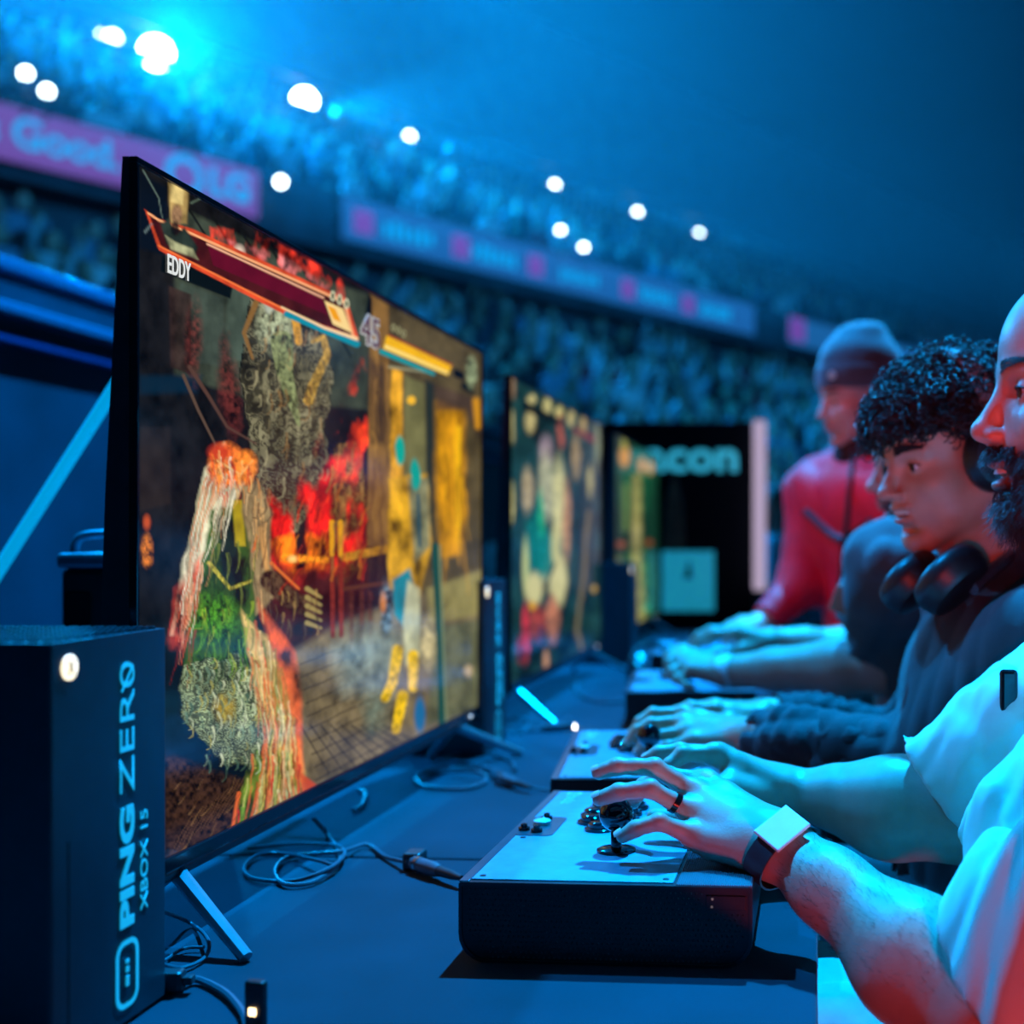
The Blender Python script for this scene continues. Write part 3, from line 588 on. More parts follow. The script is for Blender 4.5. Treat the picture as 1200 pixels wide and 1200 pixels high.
for me, p, a in rest_v:
    if me.name not in cache:
        n = len(me.vertices); co = np.empty(n * 3, np.float32); me.vertices.foreach_get('co', co)
        for mm in me.materials:
            if mm not in allm: allm.append(mm)
        cache[me.name] = (co.reshape(-1, 3), [tuple(q.vertices) for q in me.polygons], [allm.index(me.materials[q.material_index]) for q in me.polygons])
    co, fs, mi = cache[me.name]; c, s = math.cos(a), math.sin(a)
    V.append(np.stack([co[:, 0] * c - co[:, 1] * s + p.x, co[:, 0] * s + co[:, 1] * c + p.y, co[:, 2] + p.z], -1)); F += [tuple(i + off for i in f) for f in fs]; MI += mi; off += len(co)
me = bpy.data.meshes.new('distant_crowd'); me.from_pydata(np.concatenate(V).tolist(), [], F); me.polygons.foreach_set('material_index', MI)
for mm in allm: me.materials.append(mm)
o = bpy.data.objects.new('distant_crowd', me); COL.objects.link(o); tag(o, 'hundreds more spectators filling the far rows of the arena stands', 'crowd', kind='stuff')
# ------------------------------------------------------------------ staging beside and behind the table
bw = empty('stage_barrier', (-2.0, 6, 0), 0, 'dark stage barrier with blue-lit rails, left behind the near screen', 'barrier')
navy = mat('barrier_panel', (.02, .04, .07), .5, nvar=.25, nscale=4)
for i in range(4): MB().box((-.03, -4.2 + i * 2.1, 0), (.0, -4.2 + i * 2.1 + 2.09, 1.80), .004).build('panel', navy, bw)
railm = mat('rail_blue', (.08, .2, .36), .35, .3, nvar=.1)
MB().box((-.05, -4.2, 1.80), (.012, 4.2, 1.835), .006).build('top_rail', railm, bw)
MB().box((0, -4.2, 1.685), (.05, 4.2, 1.715), .006).build('middle_rail', railm, bw)
MB().box((0, -4.2, 1.62), (.03, 4.2, 1.64), .004).build('lower_rail', mat('rail_dark', (.05, .1, .35), .4, .4, nvar=.1), bw)
# sponsor panel with lit post
pn = empty('sponsor_panel', W(800, 760, 6.0).xy.to_3d(), YAW, 'tall black sponsor panel reading acon, standing beyond the far screens', 'panel')
s6 = FPX / 6.0
def pl(px, py, y=0): return Vector(((px - 800) / s6, y, CAMZ - (py - CY) / s6))
blk = mat('panel_black', (.006, .010, .015), .7, spec=.15, nvar=.2, nscale=5)
MB().box(pl(690, 880, 0) * Vector((1, 1, 0)).to_3d() if False else (pl(690, 0).x, 0, 0), (pl(884, 0).x, .06, pl(0, 494).z), .006).build('board', blk, pn)
t = text_mesh('acon', .21, .003, frame(pl(811, 536, -.004), (1, 0, 0), (0, 0, 1)), 'lettering', mat('sponsor_letters', (.2, .7, .85), .5, em=(.03, .42, .60), es=.8), pn, 1.12, .006)
MB().box((pl(776, 0).x, -.012, pl(0, 716).z), (pl(837, 0).x, 0, pl(0, 646).z), .002).build('poster', mat('poster_pale', (.2, .6, .75), .6, em=(.01, .30, .46), es=.7, nvar=.5, nscale=9), pn)
MB().prism([(pl(801, 0).x, pl(0, 678).z), (pl(812, 0).x, pl(0, 678).z), (pl(808, 0).x, pl(0, 655).z)], lambda u, v, w: Vector((u, w, v)), -.016, -.012).build('poster_figure', mat('poster_ink', (.02, .1, .15), .6, nvar=.2), pn)
MB().prism([(pl(776, 0).x, pl(0, 645).z), (pl(804, 0).x, pl(0, 645).z), (pl(800, 0).x, pl(0, 590).z), (pl(791, 0).x, pl(0, 552).z), (pl(782, 0).x, pl(0, 580).z)], lambda u, v, w: Vector((u, w, v)), -.006, 0).build('painted_reflection', mat('reflection_orange', (.30, .16, .07), .6, nvar=.5, nscale=16), pn)  # orange screen reflection, painted onto the board as a flat shape
lp = empty('light_post', W(890, 700, 5.9).xy.to_3d(), YAW, 'tall pale pink-white lit post at the right edge of the sponsor panel', 'light')
s59 = FPX / 5.9
MB().box((-.03, -.03, CAMZ - (692 - CY) / s59), (.03, .03, CAMZ + (CY - 493) / s59), .012).build('tube', mat('post_glow', (.5, .45, .5), .5, em=(.44, .34, .47), es=1.0), lp)
MB().lathe([(.12, 0), (.12, .02), (.03, .03), (.025, CAMZ - (692 - CY) / s59 + .01)], (0, 0, 0), 16).build('stand', black_pl, lp, True)
# ------------------------------------------------------------------ tables
def table(y0, y1, label, z=.75, x0=-1.35, x1=0.):
    e = empty('folding_table', ((x0 + x1) / 2, (y0 + y1) / 2, 0), 0, label, 'table'); hx, hy = (x1 - x0) / 2, (y1 - y0) / 2 - .0015
    MB().box((-hx, -hy, z - .012), (hx, hy, z), .004).build('top_cloth', cloth_bk, e)
    MB().box((-hx + .01, -hy + .005, z - .045), (hx - .01, hy - .005, z - .013), .003).build('tabletop', dark_metal, e)
    n = 60; m = MB(); vs = []
    for i in range(n + 1):
        y = -hy + 2 * hy * i / n; f = .008 * math.sin(i * 1.1) + .006 * math.sin(i * .37)
        vs += [(hx - .001, y, z - .005), (hx + .004 + f * .3, y, z - .2), (hx + .01 + f, y, .08)]
    m.add(vs, [(i * 3 + k, i * 3 + 3 + k, i * 3 + 4 + k, i * 3 + 1 + k) for i in range(n) for k in range(2)])
    m.build('cloth_drop', cloth_bk, e, True)
    for sx in (-1, 1):
        for sy in (-1, 1): MB().tube([(sx * (hx - .12), sy * (hy - .15), z - .045), (sx * (hx - .1), sy * (hy - .12), 0)], .014, 8).build('leg', dark_metal, e)
    return e
table(.05, 1.487, 'black cloth table under the nearest console and joystick controller')
table(1.49, 3.35, 'black cloth table beyond the first seam, under the second controller')
table(3.353, 5.3, 'black cloth table furthest along the row, before the sponsor panel')
# ------------------------------------------------------------------ televisions
def tv(near, far, painter, nu, nv, label, strength, z0=.825, z1=1.475):
    near = Vector((near.x, near.y, 0)); far = Vector((far.x, far.y, 0)); ex = (far - near).normalized(); L = (far - near).length
    e = empty('television', near + ex * L / 2 + Vector((0, 0, .75)), 0, label, 'television')
    ey = Vector((ex.y, -ex.x, 0))  # toward the players
    g = lambda u, v, w: near + ex * u + ey * v + Vector((0, 0, w)) - e.location
    def bx(u0, u1, v0, v1, w0, w1, bev=0.):
        m = MB().box((u0, v0, w0), (u1, v1, w1), bev); m.v = [tuple(g(*p)) for p in m.v]; return m
    bx(0, L, -.004, .004, z0, z0 + .015, .002).build('bezel', gloss_bk, e); bx(0, L, -.004, .004, z1 - .006, z1, .001).build('bezel', gloss_bk, e)
    bx(0, .005, -.004, .004, z0 + .015, z1 - .006, .001).build('bezel', gloss_bk, e); bx(L - .006, L, -.004, .004, z0 + .015, z1 - .006, .001).build('bezel', gloss_bk, e)
    MB().prism([(-.0042, z0), (-.0042, z1), (-.010, z1), (-.026, z0 + .35), (-.034, z0 + .12), (-.034, z0 + .01), (-.02, z0)], lambda a, b, c: g(c, a, b), 0.001, L - .001).build('back_cover', mat('tv_back', (.02, .024, .03), .42, nvar=.2, bump=.2, bscale=500), e)
    bx(0, L, -.02, .0, z0 - .010, z0 - .001, .002).build('lower_rail', mat('tv_rail', (.06, .07, .085), .3, .6, nvar=.1), e)
    c = [near + ex * u + ey * .001 + Vector((0, 0, w)) for u, w in ((.005, z1 - .006), (L - .006, z1 - .006), (L - .006, z0 + .015), (.005, z0 + .015))]
    o = screen_panel('p' + str(nu), *[v for v in c], nu, nv, painter, e, strength); o.matrix_parent_inverse = Matrix.Translation(-e.location)
    for u0, du in ((.09, -.05), (L - .14, .13)):
        for sg in (1, -1):
            a = g(u0, -.01, z0 - .004); b = g(u0 + du * (1 if sg > 0 else .6), sg * (.085 if du < 0 else .075), .7545)
            MB().tube([a, a.lerp(b, .5), b], [.0085, .0075, .0065], 8).build('leg', mat('tv_leg', (.42, .46, .5), .35, .7, nvar=.1), e, True)
    MB().box(g(L - .09, .005, z0 + .003), g(L - .085, .006, z0 + .007)).build('status_light', mat('led_white', (.8, .9, 1), .4, em=(.8, .95, 1), es=2), e)
    return e
tv1 = tv(Vector((-.604, 1.068, 0)), Vector((-.604, 2.222, 0)), paint1, 420, 560, 'nearest large television, showing two fighters in a carved temple hall', 1.0)
def hud(txt, px, py, ln, ht, bold, m, x=-.6020):
    d = .6015 / (-(px - CX) / FPX + math.tan(YAW)) / math.cos(YAW); p = W(px, py, d); p.x = x
    o = text_mesh(txt, ht * 1.4, .0003, Matrix(), 'lettering', m, tv1, 1., bold); co = np.array([v.co for v in o.data.vertices]); lo, hi = co.min(0), co.max(0)
    o.data.transform(frame(p - tv1.location, (0, 1, 0), (0, 0, 1)) @ Matrix.Diagonal((ln / (hi[0] - lo[0]), ht / (hi[1] - lo[1]), 1, 1)) @ Matrix.Translation(-Vector(((lo[0] + hi[0]) / 2, (lo[1] + hi[1]) / 2, 0))))
hud('EDDY', 211, 314, .043, .0175, .0003, mat('hud_white', (.1, .1, .1), .4, em=(.80, .80, .74), es=.95))
hud('45', 434.5, 388, .074, .0440, .0040, mat('hud_rim', (.1, .05, .06), .4, em=(.42, .42, .40), es=.9)); hud('45', 434.5, 388, .068, .0385, -.0005, mat('hud_dark', (.02, .01, .02), .4, em=(.10, .02, .03), es=.9), -.6012)
tv(W(597, 0, 2.57), W(704, 0, 3.70), paint2, 120, 240, 'second television along the row, showing a cream and teal figure', .95)
tv(W(720, 0, 3.97), W(771, 0, 5.1), paint3, 60, 140, 'third television along the row, showing a green picture', .85)
# ------------------------------------------------------------------ consoles
def console(x, y, label, rz=0, letters=True):
    e = empty('games_console', (x, y, .75), rz, label, 'games console'); w, h = .151, .313  # corner at player side, near end
    cb = mat('console_black', (.026, .038, .052), .42, nvar=.12, bump=.1, bscale=1200)
    m = MB(); m.prism([(a - w / 2, b + .08) for a, b in rrect(w, .160, .004, 3)], lambda u, v, z: Vector((u, v, z)), .004, h - .002); m.build('body', cb, e, True, ang=30)
    MB().box((-w + .006, .006, 0), (-.006, .154, .004)).build('base', rubber, e)
    v = MB(); rr = (w / 2 - .004)
    for i in range(13):
        for j in range(13):
            cx, cy = -w / 2 + (i - 6) * .0112, .08 + (j - 6) * .0116
            if abs(i - 6) + abs(j - 6) < 13: v.lathe([(.0043, 0), (.0038, .0022), (.0026, .0022), (.0022, .0004)], (cx, cy, h - .002), 6)
    v.build('top_vent', mat('vent_grid', (.06, .08, .1), .35, .4, nvar=.1), e)
    MB().lathe([(.0095, 0), (.0095, .0015), (.0085, .002)], (0, .0215, h - .021), 20, 'x').build('power_button', mat('power_glow', (.9, .9, .8), .4, em=(1.0, .86, .55), es=1.6), e)
    MB().tube([(.0022, .0175, h - .0265), (.0022, .0215, h - .0205), (.0022, .0255, h - .0155)], .0007, 4).tube([(.0022, .0255, h - .0265), (.0022, .0215, h - .0205), (.0022, .0175, h - .0155)], .0007, 4).build('button_mark', rubber, e)
    MB().box((-.001, .0205, .028), (.0006, .0225, .165), .0003).build('disc_slot', mat('slot_dark', (.002, .002, .003), .6, nvar=.1), e)
    if letters:
        def T(txt, yc, zc, length, hgt, bold, xs=1.3, off=.0):
            o = text_mesh(txt, hgt * 1.40, .0003, Matrix(), 'lettering', letter_cy, e, 1., bold)
            co = np.array([v.co for v in o.data.vertices]); lo, hi = co.min(0), co.max(0); sx = length / (hi[0] - lo[0]); sy = hgt / (hi[1] - lo[1])
            M = frame((.0006, yc, zc), (0, 0, 1), (0, -1, 0)) @ Matrix.Diagonal((sx, sy, 1, 1)) @ Matrix.Translation(-Vector(((lo[0] + hi[0]) / 2, (lo[1] + hi[1]) / 2, 0)))
            o.data.transform(M); return o
        T('ZER0', .0985, .2367, .104, .0205, -.00018); T('PING', .0985, .1268, .0957, .0205, .0011)
        MB().tube([(.0007, .0905, .2655), (.0007, .1065, .2855)], .0009, 4).build('zero_slash', letter_cy, e)
        T('XBOX 15', .1235, .1257, .081, .0105, 0.)
        ring = rrect(.054, .033, .012, 5); rin = rrect(.0455, .0245, .008, 5); n = len(ring); q = MB()
        q.add([(.0009, .0985 - b, .042 + a) for a, b in ring] + [(.0009, .0985 - b, .042 + a) for a, b in rin], [(k, (k + 1) % n, n + (k + 1) % n, n + k) for k in range(n)]); q.build('emblem', letter_cy, e)
        MB().box((.0004, .0965, .032), (.0012, .1005, .040)).box((.0004, .0965, .043), (.0012, .1005, .0475)).box((.0004, .0965, .050), (.0012, .1005, .053)).build('emblem', letter_cy, e)
    return e
console(-.546, .858, 'nearest black tower console with cyan PING ZERO lettering up its side')
c2 = W(579, 0, 2.30); console(c2.x, c2.y - .07, 'second tower console, in the gap between the first and second televisions')
c3 = W(743, 0, 3.98); console(c3.x, c3.y - .08, 'third tower console, dark, in front of the third television', letters=False)
# ------------------------------------------------------------------ arcade controllers
panel_m = mat('panel_steel', (.12, .31, .41), .38, .1, nvar=.12, nscale=60, bump=.05, bscale=300)
def stick(x, y, rz, label, z=.75, ball=True):
    e = empty('arcade_controller', (x, y, z), rz, label, 'game controller'); w, L, h = .268, .412, .074
    prof = [(a + w / 2, b + h / 2 + .0005) for a, b in rrect(w, h - .001, .003, 6, [.003, .003, .026, .026])]
    shell = mat('controller_shell', (.012, .014, .018), .35, nvar=.15, bump=.1, bscale=700)
    m = MB(); m.prism(prof, lambda u, v, t: Vector((u, t, v)), .0, L); m.build('body', shell, e, True, ang=30)
    fr = MB(); ri = [(a * .978 + w * .011, (b - h / 2) * .93 + h / 2) for a, b in prof]; n = len(prof)
    fr.add([(a, -.0018, b) for a, b in prof] + [(a, -.0018, b) for a, b in ri] + [(a, 0, b) for a, b in prof] + [(a, 0, b) for a, b in ri],
           [(k, (k + 1) % n, n + (k + 1) % n, n + k) for k in range(n)] + [(k, (k + 1) % n, 2 * n + (k + 1) % n, 2 * n + k) for k in range(n)] + [(n + k, n + (k + 1) % n, 3 * n + (k + 1) % n, 3 * n + k) for k in range(n)])
    fr.build('end_rim', mat('rim_black', (.03, .036, .045), .3, .3, nvar=.1), e)
    dots = MB()
    for i in range(54):
        for j in range(14):
            u = .008 + i * .0047 + (.00235 if j % 2 else 0); v = .006 + j * .0047
            if u > w - .008 or (v < .03 and (u < .008 + (.03 - v) * .8 or u > w - .008 - (.03 - v) * .8)) or (u > .222 and v > .052): continue
            dots.lathe([(.0014, 0), (.0008, .0009)], (u, 0, v), 5, 'y') if False else dots.add([(u + .0013 * math.cos(a * math.pi / 3), -.0001, v + .0013 * math.sin(a * math.pi / 3)) for a in range(6)] + [(u, -.0011, v)], [(a, (a + 1) % 6, 6) for a in range(6)])
    tag(dots.build('grip_dots', mat('dot_rubber', (.045, .05, .055), .4, nvar=.1), e), kind='stuff')
    MB().box((.226, -.0016, .053), (.262, .0, .066), .0006).build('port_cover', shell, e)
    MB().lathe([(.0012, -.002), (.0012, 0)], (.232, 0, .063), 8, 'y').lathe([(.0012, -.002), (.0012, 0)], (.2315, 0, .056), 8, 'y').build('indicator', mat('indicator_pale', (.4, .3, .25), .5, em=(.3, .25, .22), es=.3), e)
    MB().box((.010, .006, h - .0005), (.196, L - .006, h + .0012), .0005).build('top_panel', panel_m, e)
    MB().box((.0, 0, h - .0006), (.0095, L, h + .0008), .0006).build('edge_strip', mat('edge_blue', (.10, .13, .17), .3, .6, nvar=.1), e)
    rb = MB(); prof2 = []
    for k in range(34): u = .199 + k * .002; prof2 += [(u, h + .0004), (u + .0010, h + .0016)]
    prof2 += [(.2675, h), (.2675, h - .001), (.199, h - .001)]
    rb.prism(prof2, lambda u, v, t: Vector((u, t, v)), .0, L); rb.build('ribbed_rest', mat('rib_plastic', (.16, .19, .22), .38, .2, nvar=.1), e)
    q = [(a + .0285, b + .217) for a, b in rrect(.040, .088, .008, 5)]
    MB().prism(q, lambda u, v, t: Vector((u, v, t)), h + .0009, h + .0018).build('control_plate', mat('plate_dark', (.07, .10, .13), .3, .4, nvar=.1), e)
    MB().lathe([(.0095, 0), (.0095, .004), (.008, .005)], (.027, .225, h + .0018), 20).build('dial', mat('dial_pale', (.6, .75, .72), .35, nvar=.1), e, True)
    MB().box((.019, .2245, h + .0062), (.035, .2255, h + .0069)).build('dial_mark', rubber, e)
    for a, b in ((.014, .196), (.029, .189), (.027, .249)): MB().lathe([(.0062, 0), (.0062, .003), (.0035, .0036), (.0035, .0065), (.002, .007)], (a, b, h + .0018), 14).build('knob', gloss_bk, e, True)
    for a, b in ((.018, .016), (.018, .262), (.02, .165), (.066, .235), (.188, .016), (.188, .395)): MB().lathe([(.0032, 0), (.0030, .0006)], (a, b, h + .0011), 12).build('screw', dark_metal, e)
    q = rrect(.018, .012, .002, 3); qi = rrect(.011, .006, .001, 3); n = len(q); lg = MB()
    lg.add([(a + .030, b + .393, h + .0015) for a, b in q] + [(a + .030, b + .393, h + .0015) for a, b in qi], [(k, (k + 1) % n, n + (k + 1) % n, n + k) for k in range(n)])
    lg.build('emblem', mat('pale_print', (.6, .8, .8), .5, nvar=.05), e)
    lt = MB()
    for k in range(6): lt.box((.022 + (k % 2) * .002, .376 - k * .008, h + .0013), (.038 - (k % 3) * .002, .379 - k * .008, h + .0016)); lt.box((.024, .372 - k * .008, h + .0013), (.027, .379 - k * .008, h + .0016))
    lt.build('small_print', MATS['pale_print'], e)
    jx, jy = .126, .116
    j = MB().lathe([(.0195, 0), (.0195, .002), (.017, .003), (.006, .0035)], (jx, jy, h + .0012), 28); j.build('dust_washer', gloss_bk, e, True)
    MB().lathe([(.0055, .002), (.0055, .024), (.0045, .026)], (jx, jy, h), 14).build('shaft', gloss_bk, e, True)
    b = bmesh.new(); bmesh.ops.create_uvsphere(b, u_segments=28, v_segments=18, radius=.0172); MB().bm(b, at=(jx, jy, h + .038)).build('ball_top', mat('ball_black', (.004, .004, .006), .06, coat=.6, nvar=.1), e, True, ang=80)
    bx_ = [(.094, .205), (.080, .238), (.077, .272), (.080, .306)] + [(.130, .212), (.116, .245), (.113, .279), (.116, .313)]
    for a, c in bx_:
        bt = MB().lathe([(.0165, 0), (.0165, .0025), (.0145, .0035), (.0135, .0035)], (a, c, h + .0012), 22).build('button', gloss_bk, e, True)
        MB().lathe([(.0125, .001), (.0125, .007), (.010, .0085), (.004, .0088)], (a, c, h + .0012), 20).build('plunger', MATS['ball_black'], bt, True)
    return e
stick(-.326, 1.123, 0, 'nearest steel-topped arcade controller with black ball joystick')
s2 = W(645, 914, 1.633); stick(s2.x, s2.y, R(6.5), 'second arcade controller, under the hands in dark cuffs')
s3 = W(733, 810, 2.57); stick(s3.x, s3.y, R(6), 'third arcade controller, under the hands with a wristband')
s4 = W(762, 768, 3.42); stick(s4.x, s4.y, R(5), 'furthest arcade controller, before the red jacket')
# ------------------------------------------------------------------ cables and small kit
def T_(px, py, h=.0045):
    d = (CAMZ - .75 - h) * FPX / (py - CY); return W(px, py, d)
def cable(pts, r, label, hs=None, parent=None, name='cable', m=rubber):
    q = bez([p if isinstance(p, Vector) else T_(*p) for p in pts], 8); o = MB().tube(q, r, 7).build(name, m, parent, True); return tag(o, label, 'cable') if label else o
cab_m = mat('cable_blue_grey', (.09, .11, .14), .4, nvar=.1)
def plug(a, b, r, label, nm='cable_plug'):
    a, b = Vector(a), Vector(b); e = empty(nm, a.lerp(b, .5) , 0, label, 'plug'); a = a - e.location; b = b - e.location
    MB().tube([a, a.lerp(b, .04), a.lerp(b, .45), a.lerp(b, .55)], [r * .8, r, r, r * .75], 12).build('barrel', cab_m, e, True)
    MB().tube([a.lerp(b, .55), a.lerp(b, .8), b], [r * .7, r * .62, r * .35], 10).build('strain_relief', rubber, e, True)
    MB().tube([a.lerp(b, .1), a.lerp(b, .16)], [r * 1.08, r * 1.08], 12).build('collar', steel, e, True)
    return e
cable([T_(366, 958, .03), (384, 978), (398, 1002), (392, 1016, .008), (366, 1034), (334, 1036), (322, 1022), (334, 1006), (366, 1001), (400, 998, .01), (430, 990), (452, 1004), (478, 1010, .012)], .0026, 'thin cable looped under the nearest television, running to a black plug', m=cab_m)
cable([(396, 1016, .006), (372, 1008, .012), (330, 1000), (300, 1003), (286, 1018), (300, 1030), (345, 1032), (385, 1018, .012), (404, 1000, .01), (388, 990), (340, 989), (290, 994)], .0024, 'coiled thin cable in the shade of the nearest television', m=cab_m)
plug(T_(484, 1011, .011), T_(541, 1029, .012), .0085, 'barrel plug at the near corner of the nearest controller')
MB().box((-.011, -.014, 0), (.011, .014, .02), .003).build('ferrite_clip', rubber, loc=T_(486, 1018, 0) + Vector((0, 0, .001)), smooth=False); tag(bpy.data.objects['ferrite_clip'], 'small black clip on the cable left of the nearest plug', 'clip')
cable([(484, 912), (500, 903, .012), (540, 900), (580, 902, .012), (605, 916, .012)], .003, 'cable crossing the table behind the nearest controller', m=cab_m)
cable([(586, 908, .014), (560, 896), (515, 898), (488, 910), (500, 922), (545, 924), (570, 914), (556, 904, .014), (510, 906), (486, 918)], .003, 'looped cable bunch beside the far leg of the nearest television', m=cab_m)
cable([(520, 888), (560, 880), (596, 890), (604, 902)], .0028, 'short cable arching near the far leg of the nearest television', m=cab_m)
plug(T_(584, 911, .011), T_(622, 923, .010), .0075, 'grey barrel plug behind the nearest controller')
cable([(620, 922, .010), (640, 926), (655, 926)], .002, 'thin lead from grey plug to the second controller', m=cab_m)
cable([(581, 846), (584, 856), (604, 852), (624, 856), (650, 850), (668, 842)], .0035, 'cable at the foot of the second console', m=cab_m)
cable([(586, 852), (600, 842, .01), (620, 846), (612, 858), (590, 858)], .003, 'small cable coil between second console and second television leg', m=cab_m)
cable([(676, 800), (678, 812), (700, 822), (740, 822)], .004, 'cable running to the third controller', m=cab_m)
cable([(420, 925, .004), (428, 930), (424, 944), (414, 950)], .003, 'short curled cable end under the nearest television', m=cab_m)
# near corner: usb plug, cable and key
pl_ = empty('usb_plug', T_(190, 1148, .012), R(8), 'black usb plug at the foot of the nearest console', 'plug')
MB().box((-.025, -.008, -.010), (.018, .008, .008), .003).build('shell', rubber, pl_); MB().box((.018, -.005, -.004), (.026, .005, .003), .001).build('boot', rubber, pl_)
cable([T_(205, 1148, .012), (232, 1148), (262, 1162), (280, 1180), (288, 1196), (290, 1215)], .0032, 'grey cable from the usb plug curving to the bottom edge', m=cab_m)
cable([T_(190, 1068, .03), (224, 1082), (244, 1102, .012), (240, 1122), (214, 1134), (190, 1130)], .0018, 'thin wire curling behind the nearest console', m=cab_m)
cable([(192, 1126), (215, 1112), (240, 1110)], .0015, 'hairline wire lying behind the nearest console', m=cab_m)
k = empty('usb_stick', T_(300, 1212, .0), R(-10), 'small upright usb stick with a lit tip at the bottom edge', 'usb stick')
MB().box((-.008, -.004, 0), (.008, .004, .042), .0015).build('shell', black_pl, k); MB().box((-.003, -.0055, .016), (.003, -.0042, .022), .0004).build('lit_tip', mat('led_warm', (1, .8, .5), .4, em=(1, .7, .35), es=5), k)
k = empty('dongle', T_(655, 852, .008), R(25), 'small dark dongle with a white light behind the second controller', 'dongle')
MB().box((-.035, -.006, -.007), (.03, .006, .006), .002).build('shell', cab_m, k); MB().box((.03, -.004, -.005), (.034, .004, .003)).build('lit_tip', mat('led_dot', (1, 1, 1), .4, em=(1, .97, .85), es=9), k)
# brace pole and equipment case behind the near screen
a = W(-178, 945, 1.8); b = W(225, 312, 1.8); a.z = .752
e = empty('glowing_pole', a, 0, 'slanted cyan pole with added glow, crossing behind the nearest television', 'light')
MB().tube([Vector((0, 0, 0)), b - a], .0092, 12).build('tube', mat('pole_glow', (.4, .6, .7), .4, em=(.0, .40, .82), es=.75), e, True); MB().lathe([(.03, 0), (.03, .006), (.012, .014)], (0, 0, 0), 16).build('foot', black_pl, e, True)  # glow put into the pole's material to make it bright cyan
c = W(70, 700, 1.62)
e = empty('equipment_case', (c.x, c.y, .75), R(3), 'black equipment case with a tube handle, between nearest console and television', 'case')
hh = CAMZ - .75 - (648 - 633) / FPX * 1.62
MB().box((0, 0, 0), (.13, .2, hh - .02), .008).build('body', black_pl, e); MB().box((-.004, -.004, hh - .02), (.134, .204, hh), .006).build('lid', mat('case_lid', (.16, .2, .25), .35, .3, nvar=.1), e)
MB().box((.006, -.003, .10), (.04, .0, hh - .05), .001).build('front_recess', gloss_bk, e)
MB().tube(bez([(-.012, .06, hh - .03), (-.012, .06, hh + .012), (.01, .06, hh + .024), (.07, .06, hh + .024), (.14, .06, hh + .024)], 5), .006, 10).build('handle', mat('handle_metal', (.2, .26, .32), .35, .6, nvar=.1), e, True)
